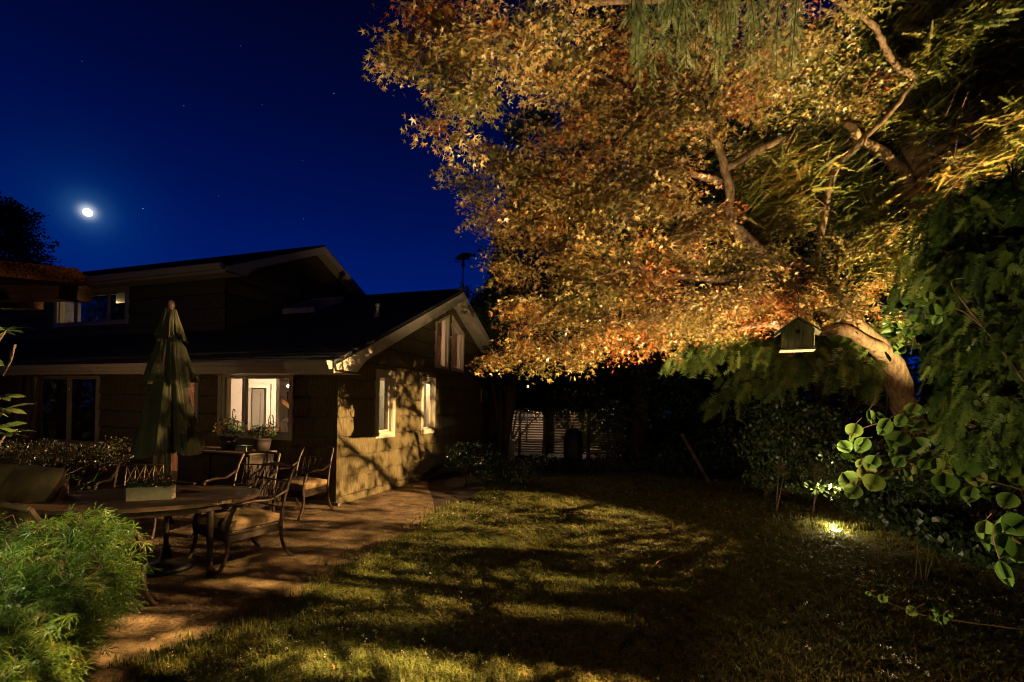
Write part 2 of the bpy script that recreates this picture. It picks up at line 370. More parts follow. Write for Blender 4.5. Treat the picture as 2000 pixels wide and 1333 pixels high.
# taller tufts at the spotlight and the patio edge
pts = [(SPOT.x+random.gauss(0, .38), SPOT.y+.10+abs(random.gauss(0, .22))) for _ in range(420)]
for i in range(1500):
    j = random.randrange(len(EDGE)-2); t = random.random(); a, b = EDGE[j], EDGE[j+1]
    pts.append((a[0]*(1-t)+b[0]*t+random.gauss(.02, .13), a[1]*(1-t)+b[1]*t+random.gauss(-.02, .13)))
pts = np.array(pts); n = len(pts); yaw = RNG.uniform(0, 6.28, n); rot = np.zeros((n, 3, 3)); rot[:, 0, 0] = np.cos(yaw); rot[:, 0, 1] = -np.sin(yaw); rot[:, 1, 0] = np.sin(yaw); rot[:, 1, 1] = np.cos(yaw); rot[:, 2, 2] = 1
h = RNG.uniform(.05, .13, n); h[420:] *= .7
o = scatter('long_grass', blade_clump(7, 8, .9), np.stack([pts[:, 0], pts[:, 1], np.full(n, .004)], 1), rot, np.stack([h, h, h], 1), gm, rnd=RNG.uniform(.1, .6, n)); tag(o, 'longer grass tufts left round the spotlight and along the patio edge', 'grass', kind='stuff')
# clover heads
cm = leafmat('clover_heads', [(.55, .48, .36), (.7, .6, .5)], .2)
x, y = scat_ground(2600, LAWN, pw=1.0); k = (patch(x*.9+3, y*.8) > .62) | (RNG.random(len(x)) < .12); x, y = x[k][:700], y[k][:700]
o = scatter('clover', clump_tmpl(9, .5), np.stack([x, y, RNG.uniform(.05, .09, len(x))], 1), rotmats(rand_dirs(len(x)), rand_dirs(len(x))), RNG.uniform(.014, .022, len(x)), cm); tag(o, 'pale clover flowers scattered over the lawn', 'clover', kind='stuff')
# litter on patio
lm = leafmat('dry_leaves', [(.10, .05, .02), (.22, .10, .04), (.3, .2, .08)], .1)
x, y = scat_ground(1500, PAT, pw=.6, xlim=(-6, 0)); n = len(x)
k = RNG.random(n) < .8
x, y = x[k], y[k]; n = len(x)
o = scatter('leaf_litter', LEAF2, np.stack([x, y, np.full(n, .014)], 1), rotmats(rand_dirs(n, -.15, .15), np.array([[0, 0, 1]])+RNG.normal(0, .25, (n, 3))), RNG.uniform(.015, .04, n), lm); tag(o, 'small dry leaves strewn over the patio stone', 'leaves', kind='stuff')

x, y = scat_ground(900, LAWN, pw=.8); n = len(x)
o = scatter('fallen_leaves', maple_leaf(7), np.stack([x, y, RNG.uniform(.03, .05, n)], 1), rotmats(rand_dirs(n, -.2, .2), np.array([[0, 0, 1]])+RNG.normal(0, .3, (n, 3))), RNG.uniform(.018, .034, n), lm); tag(o, 'dry brown leaves fallen on the lawn', 'leaves', kind='stuff')

# ------------------------------------------------------------------ house
C0 = G(655, 988); HA = -math.atan(290/889)
house = empty('house', C0, HA, label='brown shingled house with a lit gable end, an upper storey and pale trim', cat='house')
HM = Matrix.Translation(C0) @ Matrix.Rotation(HA, 4, 'Z'); HI = HM.inverted()
def H(x, y, z): return HM @ Vector((x, y, z))
def onF(px, py, y0=0.0):
    o = HI @ Vector((0, 0, CAMH)); d = HI.to_3x3() @ ray(px, py); t = (y0-o.y)/d.y; p = o+d*t; return p.x, p.z
def onS(px, py, x0=0.0):
    o = HI @ Vector((0, 0, CAMH)); d = HI.to_3x3() @ ray(px, py); t = (x0-o.x)/d.x; p = o+d*t; return p.y, p.z
mpF = lambda y0: (lambda a, n, z: (a, y0-n, z))
mpS = lambda x0: (lambda a, n, z: (x0+n, a, z))
SID = mat('cedar_siding', (.060, .043, .016), .75, (.165, .118, .045), 7, .55, stretch=(9, 9, .7), bscale=14)
TRIM = mat('pale_trim', (.40, .335, .235), .55, (.48, .40, .29), 5, .15, stretch=(4, 4, 1))
TRIMI = mat('white_indoor_trim', (.62, .55, .46), .5)
SHING = mat('roof_shingle', (.018, .017, .016), .9, (.05, .045, .04), 9, .8, bscale=50)
DARK = mat('dark_metal', (.02, .017, .014), .45, metal=.4)
INW = mat('indoor_wall', (.62, .56, .48), .8); INP = mat('indoor_pink_wall', (.55, .40, .32), .8); INY = mat('indoor_cream_wall', (.55, .46, .30), .8)

def siding(a0, a1, z0, z1, mp, openings, clips=(), h=.33, zoff=.15):
    bm = bmesh.new(); zs = z0
    k = math.floor((z0-zoff)/h)
    while zoff+k*h < z1:
        lo, hi = max(zoff+k*h, z0), min(zoff+(k+1)*h, z1); b = .030
        if hi-lo > .01:
            def vv(a, n, z): return bm.verts.new((a, n, z))
            gz = hi-.028
            v = [vv(a0, b, lo), vv(a1, b, lo), vv(a1, .006, gz), vv(a0, .006, gz)]; bm.faces.new(v)
            x4 = [vv(a1, -.03, gz), vv(a0, -.03, gz), vv(a1, -.03, hi), vv(a0, -.03, hi)]; bm.faces.new([v[3], v[2], x4[0], x4[1]]); bm.faces.new([x4[1], x4[0], x4[2], x4[3]])
            w = [vv(a0, -.03, lo), vv(a1, -.03, lo)]; bm.faces.new([w[0], w[1], v[1], v[0]])
        k += 1
    for poly in openings:
        m = len(poly); cx = sum(p[0] for p in poly)/m; cz = sum(p[1] for p in poly)/m; pl = []
        for i in range(m):
            a, b2 = poly[i], poly[(i+1) % m]; dx, dz = b2[0]-a[0], b2[1]-a[1]; l = math.hypot(dx, dz); nn = Vector((-dz/l, 0, dx/l)); p = Vector((a[0], 0, a[1]))
            if (Vector((cx, 0, cz))-p).dot(nn) < 0: nn = -nn
            pl.append((p, nn))
            bmesh.ops.bisect_plane(bm, geom=bm.verts[:]+bm.edges[:]+bm.faces[:], plane_co=p, plane_no=nn)
        bad = [f for f in bm.faces if all((f.calc_center_median()-p).dot(nn) > 1e-5 for p, nn in pl)]
        bmesh.ops.delete(bm, geom=bad, context='FACES')
    for p, nn in clips: bmesh.ops.bisect_plane(bm, geom=bm.verts[:]+bm.edges[:]+bm.faces[:], plane_co=p, plane_no=nn, clear_outer=True)
    mb = MB(); bm.verts.index_update()
    mb.add([mp(v.co.x, v.co.y, v.co.z) for v in bm.verts], [tuple(v.index for v in f.verts) for f in bm.faces]); bm.free(); return mb
def flatwall(a0, a1, z0, z1, mp, n, openings):
    bm = bmesh.new(); bm.faces.new([bm.verts.new((a, n, z)) for a, z in ((a0, z0), (a1, z0), (a1, z1), (a0, z1))])
    for poly in openings:
        m = len(poly); cx = sum(p[0] for p in poly)/m; cz = sum(p[1] for p in poly)/m; pl = []
        for i in range(m):
            a, b2 = poly[i], poly[(i+1) % m]; dx, dz = b2[0]-a[0], b2[1]-a[1]; l = math.hypot(dx, dz); nn = Vector((-dz/l, 0, dx/l)); p = Vector((a[0], 0, a[1]))
            if (Vector((cx, 0, cz))-p).dot(nn) < 0: nn = -nn
            pl.append((p, nn)); bmesh.ops.bisect_plane(bm, geom=bm.verts[:]+bm.edges[:]+bm.faces[:], plane_co=p, plane_no=nn)
        bmesh.ops.delete(bm, geom=[f for f in bm.faces if all((f.calc_center_median()-p).dot(nn) > 1e-5 for p, nn in pl)], context='FACES')
    mb = MB(); bm.verts.index_update(); mb.add([mp(v.co.x, v.co.y, v.co.z) for v in bm.verts], [tuple(v.index for v in f.verts) for f in bm.faces]); bm.free(); return mb
def rect(a0, z0, a1, z1): return [(a0, z0), (a1, z0), (a1, z1), (a0, z1)]
def window(poly, mp, tw=.085, sashes=None, name='window', glass=GLASS, sw=.05, sill=True):
    inner = inset(poly, tw); m = MB(); m.ring(poly, inner, mp, -.002, .045)
    m.ring(inset(poly, tw-.012), inset(poly, tw+.012), mp, -.15, .030)      # jamb
    w = m.build(name, TRIM, house, bevel=.004)
    for sp in (sashes or [inner]):
        fr = inset(sp, sw); s = MB().ring(inset(sp, .013), fr, mp, -.075, -.03).build('sash', TRIM, w)
        MB().prism(fr, mp, -.055, -.050).build('pane', glass, w)
    return w
def px_rect(fn, x0, y0, x1, y1, pl):       # opening from four photographed corners, squared up
    ax = []; 
    a, b = fn((x0), (y0+y1)/2, pl)[0], fn(x1, (y0+y1)/2, pl)[0]
    zt = (fn(x0, y0, pl)[1]+fn(x1, y0, pl)[1])/2; zb = (fn(x0, y1, pl)[1]+fn(x1, y1, pl)[1])/2
    return min(a, b), zb, max(a, b), zt
def split(r, tw, fr):                       # vertical mullions of an opening at fractions
    a0, z0, a1, z1 = r[0]+tw, r[1]+tw, r[2]-tw, r[3]-tw; xs = [0]+list(fr)+[1]
    return [rect(a0+(a1-a0)*u, z0, a0+(a1-a0)*v, z1) for u, v in zip(xs[:-1], xs[1:])]
# openings on the front (y = 0), the gable end (x = 0) and the upper storey (y = 1.35)
UY = 1.35
a, b = onF(430, 726), onF(574, 858); WM = (a[0], onF(500, 857)[1], b[0], onF(500, 725)[1])
WL = (onF(62, 800)[0], onF(130, 872)[1], onF(196, 800)[0], onF(130, 729)[1])
DR = (onF(303, 900)[0], .02, onF(390, 800)[0], onF(380, 724)[1])
WU = (onF(108, 600, UY)[0], onF(180, 637, UY)[1], onF(253, 600, UY)[0], onF(180, 566, UY)[1])
WS1 = (onS(731, 790)[0], onS(750, 855)[1], onS(769, 790)[0], onS(750, 723)[1])
WS2 = (onS(820, 790)[0], onS(834, 847)[1], onS(847.5, 790)[0], onS(834, 737)[1])
WS3 = (onS(937.5, 770)[0], onS(944, 786)[1], onS(950, 770)[0], onS(944, 760)[1])
GP1 = [onS(*p) for p in ((848.6, 717), (875, 723), (875, 614), (848.6, 628.4))]
GP2 = [onS(*p) for p in ((880.5, 724), (904, 729), (904, 652), (880.5, 616))]
zz = (GP1[0][1]+GP1[1][1]+GP2[0][1]+GP2[1][1])/4
for g_ in (GP1, GP2):
    g_[0] = (g_[0][0], zz); g_[1] = (g_[1][0], zz); m_ = (g_[0][0]+g_[3][0])/2; g_[0] = (m_, zz); g_[3] = (m_, g_[3][1]); m_ = (g_[1][0]+g_[2][0])/2; g_[1] = (m_, zz); g_[2] = (m_, g_[2][1])
print('WM', WM, 'WL', WL, 'DR', DR, 'WU', WU, 'S', WS1, WS2, WS3, 'G', GP1, GP2)
RY, RZ = 3.9, 4.51; SL = .48; EY, EZ = -.64, 2.33; XR = .45      # ridge, slope, eave, rake
ops = [inset(rect(*r), .05) for r in (WM, WL, DR)]
siding(-14, .0, -.02, 2.6, mpF(0), ops).build('front_wall', SID, house)
ops_s = [inset(rect(*r), .05) for r in (WS1, WS2, WS3)]+[inset(GP1, .03), inset(GP2, .03)]
cl = [(Vector((RY, 0, RZ-.13)), Vector((-SL, 0, 1)).normalized()), (Vector((RY, 0, RZ-.13)), Vector((SL, 0, 1)).normalized())]
siding(0, 9.0, -.02, 4.6, mpS(0), ops_s, cl).build('gable_wall', SID, house)
MB().box(-.05, .035, -.035, .05, -.02, 2.4).build('corner_board', SID, house)
cl2 = [(Vector((RY, 0, 5.88)), Vector((-SL, 0, 1)).normalized()), (Vector((RY, 0, 5.88)), Vector((SL, 0, 1)).normalized())]
siding(-14, -4.12, 2.9, 4.7, mpF(UY), [inset(rect(*WU), .05)]).build('upper_front_wall', SID, house)
siding(UY, 6.5, 2.9, 6.0, mpS(-4.12), [], cl2).build('upper_gable_wall', SID, house)
MB().box(-14, .1, -.06, 0, -.05, .06).build('foundation', mat('concrete', (.10, .085, .06), .9, (.2, .16, .11), 6, .3), house)
# roofs: slabs with raised shingle courses
def roof(x0, x1, ey, ez, ry, rz, by, t=.10, name='roof'):
    m = MB()
    for (ya, za, yb, zb) in ((ey, ez, ry, rz), (by, rz-(by-ry)*(rz-ez)/(ry-ey), ry, rz)):
        L = math.hypot(yb-ya, zb-za); n = max(4, int(L/.145)); nx, nz = -(zb-za)/L, (yb-ya)/L
        if nz < 0: nx, nz = -nx, -nz
        prof = []
        for i in range(n):
            u, v = i/n, (i+1)/n
            p = (ya+(yb-ya)*u, za+(zb-za)*u); q = (ya+(yb-ya)*v, za+(zb-za)*v); prof += [(p[0]+nx*.013, p[1]+nz*.013), (q[0]+nx*.004, q[1]+nz*.004)]
        prof += [(yb, zb-t), (ya, za-t)]
        vs = [(x, a, z) for x in (x0, x1) for a, z in prof]; k = len(prof)
        m.add(vs, [tuple(range(k)), tuple(range(k, 2*k))[::-1]]+[(i, (i+1) % k, k+(i+1) % k, k+i) for i in range(k)])
    return m.build(name, SHING, house)
roof(-14, XR, EY, EZ, RY, RZ, 9.2)
UE, UZ, URZ, UXR = .97, 4.60, 6.0, -3.70
roof(-14, UXR, UE, UZ, RY, URZ, 6.85, name='upper_roof')
# rake boards with a flared tail, soffits, gutters
def rake(xr, ey, ez, ry, rz, by, w=.20, d=.035):
    sl = (rz-ez)/(ry-ey); t = .045
    m = MB(); mp = mpS(xr)
    m.prism([(ey, ez-t-.01), (ry, rz-t), (ry, rz-t-w*1.12), (ey+.75, ez+.75*sl-t-w*1.12), (ey+.62, ez+.62*sl-t-w*1.35), (ey+.50, ez-.13), (ey+.02, ez-.13)], mp, .002, d)
    bz = rz-(by-ry)*sl
    m.prism([(ry+.004, rz-t), (by, bz-t), (by, bz-t-w*1.12), (ry+.004, rz-t-w*1.12)], mp, .002, d)
    return m
rake(XR, EY, EZ, RY, RZ, 9.2).build('rake_board', TRIM, house)
rake(UXR, UE, UZ, RY, URZ, 6.85, .17).build('rake_board', TRIM, house)
m = MB()
for (x0, x1, ey, ez, ry, rz, by) in ((.03, XR, EY, EZ, RY, RZ, 9.2), (-4.08, UXR, UE, UZ, RY, URZ, 6.85)):
    sl = (rz-ez)/(ry-ey); bz = rz-(by-ry)*sl
    for (ya, za, yb, zb) in ((ey+.3, ez+.3*sl, ry, rz), (by, bz, ry, rz)):
        m.add([(x0, ya, za-.125), (x1-.003, ya, za-.125), (x1-.003, yb, zb-.125), (x0, yb, zb-.125)], [(0, 1, 2, 3)])
m.box(-14, XR-.003, EY+.02, 0, EZ-.165, EZ-.155); m.box(-14, UXR-.003, UE+.02, UY, UZ-.165, UZ-.155)
m.build('soffit', TRIM, house)
def gutter(x0, x1, y, z):
    prof = [(0, .0), (-.115, .0), (-.125, -.02), (-.115, -.05), (-.085, -.085), (-.08, -.125), (0, -.125)]
    vs = [(x, y+a, z+b) for x in (x0, x1) for a, b in prof]; k = len(prof)
    return MB().add(vs, [tuple(range(k)), tuple(range(k, 2*k))[::-1]]+[(i, (i+1) % k, k+(i+1) % k, k+i) for i in range(1, k)])
gutter(-14, XR-.03, EY-.002, EZ+.0).build('gutter', TRIM, house)
gutter(-14, UXR-.03, UE-.002, UZ+.0).build('gutter', TRIM, house)
MB().box(-14, XR-.005, EY, EY+.02, EZ-.18, EZ-.02).build('fascia', TRIM, house)
MB().box(-14, UXR-.005, UE, UE+.02, UZ-.18, UZ-.02).build('fascia', TRIM, house)
# windows
window(rect(*WM), mpF(0), .085, split(WM, .085, (.30,)))
window(rect(*WL), mpF(0), .085, split(WL, .085, (.52,)), sw=.045)
window(rect(*WU), mpF(UY), .10, split(WU, .10, (.24, .72)), sw=.03)
window(rect(*WS1), mpS(0), .10); window(rect(*WS2), mpS(0), .10); window(rect(*WS3), mpS(0), .07, sw=.03)
window(GP1, mpS(0), .05, sw=.04); window(GP2, mpS(0), .05, sw=.04)
# door with a long pane and a blind
d = window(rect(*DR), mpF(0), .09, name='door_frame', sashes=[]); dr = split(DR, .09, ())[0]
a0, z0, a1, z1 = dr[0][0]+.01, .03, dr[1][0]-.01, dr[2][1]-.01; zs = onF(360, 922)[1]
pn = rect(a0+.11, zs, a1-.09, z1-.12)
door = MB().ring(rect(a0, z0, a1, z1), pn, mpF(0), -.07, -.03).build('door', TRIM, d, bevel=.004)
MB().prism(pn, mpF(0), -.05, -.045).build('pane', GLASS, d)
MB().tube([(a0+.06, -.0, 1.0), (a0+.06, .04, 1.0)], .015).tube([(a0+.06, -.0, 1.0), (a0+.15, -.0, 1.0)], .010).build('door_handle', DARK, d)
BL = leafmat('blind', [(.60, .40, .28), (.62, .42, .30)], .6, .8, .1)
MB().prism(rect(a0, .05, a1, z1), mpF(0), -.22, -.21).build('blind', BL, d)
# skylight, vent pipe, floodlight, wall vent
def onR(px, py, off=0):                     # point on the lower front roof slope
    o = HI @ Vector((0, 0, CAMH)); dd = HI.to_3x3() @ ray(px, py); n = Vector((0, -SL, 1)); p0 = Vector((0, EY, EZ+off)); t = (p0-o).dot(n)/dd.dot(n); return o+dd*t
q = [onR(*p) for p in ((556, 614), (612, 612), (668, 591), (622, 592))]
y0 = (q[0].y+q[1].y)/2; y1 = (q[2].y+q[3].y)/2; x0 = q[0].x; x1 = (q[1].x+q[2].x)/2
print('skylight', x0, x1, y0, y1)
def rz_(y): return EZ+(y-EY)*SL
x0, x1, y0, y1 = min(x0, x1)-.05, max(x0, x1), min(y0, y1), max(y0, y1)
sk = MB()
for (xa, xb, ya, yb) in ((x0, x1, y0, y0+.07), (x0, x1, y1-.07, y1), (x0, x0+.07, y0+.07, y1-.07), (x1-.07, x1, y0+.07, y1-.07)):
    sk.add([(x, y, rz_(y)+dz) for dz in (-.02, .14) for y in (ya, yb) for x in (xa, xb)], [(0, 2, 3, 1), (4, 5, 7, 6), (0, 1, 5, 4), (2, 6, 7, 3), (0, 4, 6, 2), (1, 3, 7, 5)])
s = sk.build('skylight', TRIM, house)
MB().add([(x, y, rz_(y)+.11) for y in (y0+.06, y1-.06) for x in (x0+.06, x1-.06)], [(0, 1, 3, 2)]).build('pane', mat('skylight_glass', (.25, .22, .19), .35, spec=.5), s)
v = onR(737, 619); vz = v.z
MB().lathe([(.0, vz-.1), (.09, vz-.1), (.06, vz+.06), (.035, vz+.1), (.035, vz+.2), (.05, vz+.2), (.05, vz+.27), (0, vz+.28)], 14, (v.x, v.y)).build('vent_pipe', mat('galvanised', (.35, .32, .27), .45, metal=.5), house, True)
f = MB(); fy, fz = onS(884, 592, .1)
f.box(.035, .09, fy-.08, fy+.08, fz-.03, fz+.05)
for sgn in (-1, 1):
    f.tube([(.08, fy+sgn*.05, fz), (.17, fy+sgn*.13, fz-.03)], .015, 8).lathe([(0, fz+.02), (.045, fz+.01), (.06, fz-.06), (.05, fz-.09), (0, fz-.09)], 12, (.19, fy+sgn*.14))
f.build('floodlight', mat('white_fixture', (.5, .47, .4), .4), house)
MB().box(-3.2, XR, RY-.07, RY+.07, RZ-.01, RZ+.035).build('ridge_cap', SHING, house)

# rooms behind the lit windows
def room(x0, x1, y0, y1, z0, z1, m, name='room'):
    b = MB().box(x0, x1, y0, y1, z0, z1); del b.f[2]   # open towards the front
    return b.build(name, m, house)
IY = .16
b = MB(); b.box(-5.2, -.16, IY, 4.4, .03, 2.33); b.f = [b.f[i] for i in (0, 1, 3, 4)]       # floor, ceiling, back, left
rm = b.build('room', INW, house)
flatwall(-5.2, -.16, .03, 2.33, mpF(0), -IY, [inset(rect(*WM), .08), inset(rect(*DR), .08)]).build('room_wall', INW, rm)
flatwall(IY, 4.4, .03, 2.33, mpS(0), -IY, [inset(rect(*WS1), .09), inset(rect(*WS2), .09)]).build('room_wall', INW, rm)
py_ = 2.4                                    # partition with a door seen through the kitchen window
xs = lambda p, y=py_: onF(p, 780, y)[0]
zs_ = lambda p, y=py_: onF(500, p, y)[1]
x_c0, x_c1 = xs(484), xs(522)
b = MB(); b.box(-5.2, x_c0, py_, py_+.1, .03, 2.33); b.box(x_c0, x_c1, py_, py_+.1, zs_(758), 2.33); b.box(x_c1, xs(539), py_, py_+.1, .03, 2.33)
b.build('partition', INW, rm)
b = MB(); b.ring([(x_c0-.10, .03), (x_c1+.12, .03), (x_c1+.12, zs_(758)+.10), (x_c0-.10, zs_(758)+.10)], [(x_c0, .02), (x_c1, .02), (x_c1, zs_(758)), (x_c0, zs_(758))], mpF(py_), 0, .03); b.build('door_casing', TRIMI, rm)
b = MB(); b.box(x_c0+.01, x_c0+.62*(x_c1-x_c0), py_+.12, py_+.16, .03, zs_(758)-.02); b.box(x_c0+.05, x_c0+.45*(x_c1-x_c0), py_+.10, py_+.122, .2, zs_(768)); b.build('indoor_door', mat('grey_door', (.20, .18, .15), .6), rm)
WOOD = mat('stair_wood', (.45, .20, .05), .45, (.55, .27, .08), 4, stretch=(1, 8, 8))
sy = 3.3; b = MB(); a, c = onF(538, 770, sy), onF(566, 795, sy)
b.bar((a[0]-.25, sy, a[1]+.25*(a[1]-c[1])/(c[0]-a[0])), (c[0]+.3, sy, c[1]-.3*(a[1]-c[1])/(c[0]-a[0])), .05, .11)
a, c = onF(538, 830, sy), onF(552, 845, sy); b.bar((a[0]-.1, sy, a[1]+.1), (c[0]+.3, sy, c[1]-.3), .05, .07)
b.build('stair_rail', WOOD, rm)
b = MB(); b.box(xs(539, 4.3), -.5, 4.28, 4.34, 1.0, 1.75); b.build('dark_panelling', mat('dark_panelling', (.05, .03, .02), .6), rm)
b = MB(); 
for k in range(2): b.box(xs(543, 4.2)+k*.42, xs(543, 4.2)+k*.42+.3, 4.24, 4.27, 1.62, 2.0)
b.build('picture', mat('picture', (.12, .09, .07), .5, (.35, .3, .25), 9), rm)
# a coloured curtain strip and cabinet seen edge on through the first gable window
b = MB(); b.box(-.60, -.55, WS1[0]-.45, WS1[0]+.16, 1.45, 2.1); b.build('curtain', mat('orange_curtain', (.45, .17, .04), .8), rm)
b = MB(); b.box(-.60, -.55, WS1[0]-.45, WS1[0]+.16, .9, 1.44); b.build('curtain', mat('green_curtain', (.04, .10, .09), .8), rm)
b = MB(); b.box(-.66, -.62, WS1[0]-.6, WS2[1]+3.9, .6, 2.2); b.build('white_blind', mat('white_screen', (.7, .64, .5), .8), rm)
lamp('kitchen_lamp', 'POINT', H(-3.9, 1.2, 1.9), 120, (1.0, .74, .48), rad=.10)
lamp('gable_room_lamp', 'POINT', H(-.38, 3.0, 2.15), 40, (1.0, .80, .50), rad=.06)
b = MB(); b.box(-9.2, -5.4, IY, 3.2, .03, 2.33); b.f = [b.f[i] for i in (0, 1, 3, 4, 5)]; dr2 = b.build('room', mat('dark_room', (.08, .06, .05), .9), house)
# loft behind the gable panes
b = MB().prism([(3.1, 2.36), (5.3, 2.36), (5.3, 3.66), (3.9, 4.30), (3.1, 3.9)], mpS(0), -1.5, -.14); del b.f[1]; lf = b.build('room', INP, house)
b = MB().box(-.85, -.80, 4.55, 4.85, 2.4, 3.3).build('indoor_door', mat('red_brown_wood', (.22, .07, .03), .6), lf)
b = MB().box(-1.2, -.5, 4.2, 4.25, 2.4, 3.7).build('partition', INW, lf)
lamp('loft_lamp', 'POINT', H(-.8, 3.5, 3.3), 22, (1.0, .70, .48), rad=.08)
# upper bedroom: pale side walls, dark panel close behind the pane
b = MB().box(-10.6, -7.0, UY+.16, UY+2.0, 2.9, 4.35); b.f = [b.f[i] for i in (0, 1, 3, 4, 5)]; ur = b.build('room', INY, house)
flatwall(-10.6, -7.0, 2.9, 4.35, mpF(UY), -.16, [inset(rect(*WU), .09)]).build('room_wall', INY, ur)
print('upper win', WU)
sw_ = WU[2]-WU[0]
MB().box(WU[0]+.24*sw_, WU[0]+.70*sw_, UY+.19, UY+.21, WU[1]-.1, WU[3]-.11).box(WU[0]+.705*sw_, WU[0]+1.0*sw_, UY+.19, UY+.21, WU[1]-.1, WU[1]+.58).build('night_reflection_panel', mat('reflected_night', (.004, .006, .015), .1, spec=.5), ur)  # near-black blue stands in for night reflected in the glass
lamp('bedroom_lamp', 'POINT', H(WU[0]+.3*sw_, UY+.8, 4.15), 7, (1.0, .80, .40), rad=.05)
lamp('hall_lamp', 'POINT', H((DR[0]+DR[2])/2, .75, 1.0), 22, (1.0, .62, .42), rad=.02)

# ------------------------------------------------------------------ trees
def tree(name, label, cat='tree', group=None, loc=(0, 0, 0)):
    return empty(name, loc, 0, label=label, cat=cat, group=group)
BARK = mat('maple_bark', (.085, .050, .026), .9, (.25, .155, .08), 7, 1.0, stretch=(3, 3, .7), bscale=22)
BARKD = mat('dark_bark', (.06, .038, .022), .9, (.14, .09, .055), 6, .8, stretch=(4, 4, .8), bscale=20)
def set_loc(root, v):                        # move the root to its base without moving the children
    root.location = v
    for c in root.children: c.location = -Vector(v)
# --- the big maple
mroot = tree('maple_tree', 'large golden and rust leaved maple lit from below, over the lawn')
mb = MB(); DSC[0] = True
limb(mb, [(1835, 960, 6.2, 30), (1805, 880, 6.15, 26), (1782, 825, 6.1, 25), (1760, 775, 6.05, 24), (1748, 725, 6.0, 24), (1720, 682, 5.95, 21), (1685, 648, 5.9, 18), (1650, 622, 5.8, 14), (1612, 598, 5.7, 12), (1570, 570, 5.6, 13), (1525, 545, 5.5, 11), (1470, 535, 5.4, 9), (1400, 545, 5.3, 8), (1300, 540, 5.2, 7), (1200, 570, 5.1, 5), (1100, 610, 5.0, 2.75), (1010, 650, 4.9, 2.5)], 14, 4, .006)
limb(mb, [(1728, 690, 5.95, 18), (1690, 668, 5.8, 14), (1650, 645, 5.7, 12), (1610, 648, 5.6, 11), (1560, 650, 5.5, 9), (1500, 632, 5.4, 8), (1450, 640, 5.3, 6), (1350, 655, 5.2, 4)], 10, 4, .008)
limb(mb, [(1570, 570, 5.6, 12), (1520, 520, 5.5, 13), (1460, 470, 5.3, 13), (1424, 432, 5.1, 11), (1426, 380, 5.0, 9.5), (1412, 315, 4.9, 8.5), (1392, 255, 4.8, 7), (1375, 210, 4.7, 5), (1355, 185, 4.7, 3)], 10, 4, .008)
limb(mb, [(1460, 470, 5.3, 10), (1400, 405, 5.1, 7), (1340, 418, 5.0, 5.5), (1280, 425, 4.9, 4), (1200, 440, 4.8, 3)], 8, 4, .01)
limb(mb, [(1412, 355, 4.95, 7), (1370, 345, 4.9, 7), (1320, 330, 4.85, 6), (1280, 328, 4.8, 4)], 8, 4, .01)
limb(mb, [(1300, 540, 5.2, 6), (1262, 528, 5.0, 6.5), (1241, 505, 4.9, 6.5), (1238, 460, 4.85, 6), (1222, 430, 4.8, 5), (1190, 405, 4.8, 4), (1170, 350, 4.8, 3)], 8, 4, .01)
limb(mb, [(1241, 507, 4.9, 5), (1215, 525, 4.9, 4.5), (1180, 540, 4.85, 2.75), (1150, 545, 4.8, 2)], 6, 4, .01)
limb(mb, [(1420, 330, 4.9, 7), (1470, 297, 5.3, 8), (1540, 272, 5.6, 8), (1610, 262, 6.0, 6)], 8, 4, .01)
limb(mb, [(1560, 640, 5.5, 7), (1600, 480, 5.6, 7), (1618, 372, 5.5, 7), (1640, 318, 5.4, 7.5), (1690, 268, 5.3, 6.5), (1738, 222, 5.2, 6), (1768, 180, 5.1, 5.5), (1782, 152, 5.1, 6.5), (1752, 128, 5.0, 6), (1728, 90, 4.9, 6.5), (1700, 45, 4.8, 6), (1650, 10, 4.7, 6), (1590, -30, 4.6, 7)], 9, 4, .008)
limb(mb, [(1590, -30, 4.6, 7), (1420, -20, 4.3, 7), (1280, 0, 4.1, 7), (1150, 5, 4.0, 7), (1090, 22, 3.9, 6.5), (1040, 48, 3.8, 6), (990, 66, 3.7, 4), (930, 58, 3.6, 3), (860, 50, 3.5, 2)], 8, 4, .008)
limb(mb, [(1000, 40, 3.75, 4), (960, 70, 3.6, 3.2), (925, 125, 3.5, 3), (915, 180, 3.45, 2.6), (905, 230, 3.4, 2)], 6, 4, .006)
limb(mb, [(1390, 255, 4.8, 4), (1250, 200, 4.6, 4), (1150, 140, 4.5, 4), (1060, 190, 4.3, 3), (1010, 210, 4.2, 2)], 6, 4, .01)
DSC[0] = False
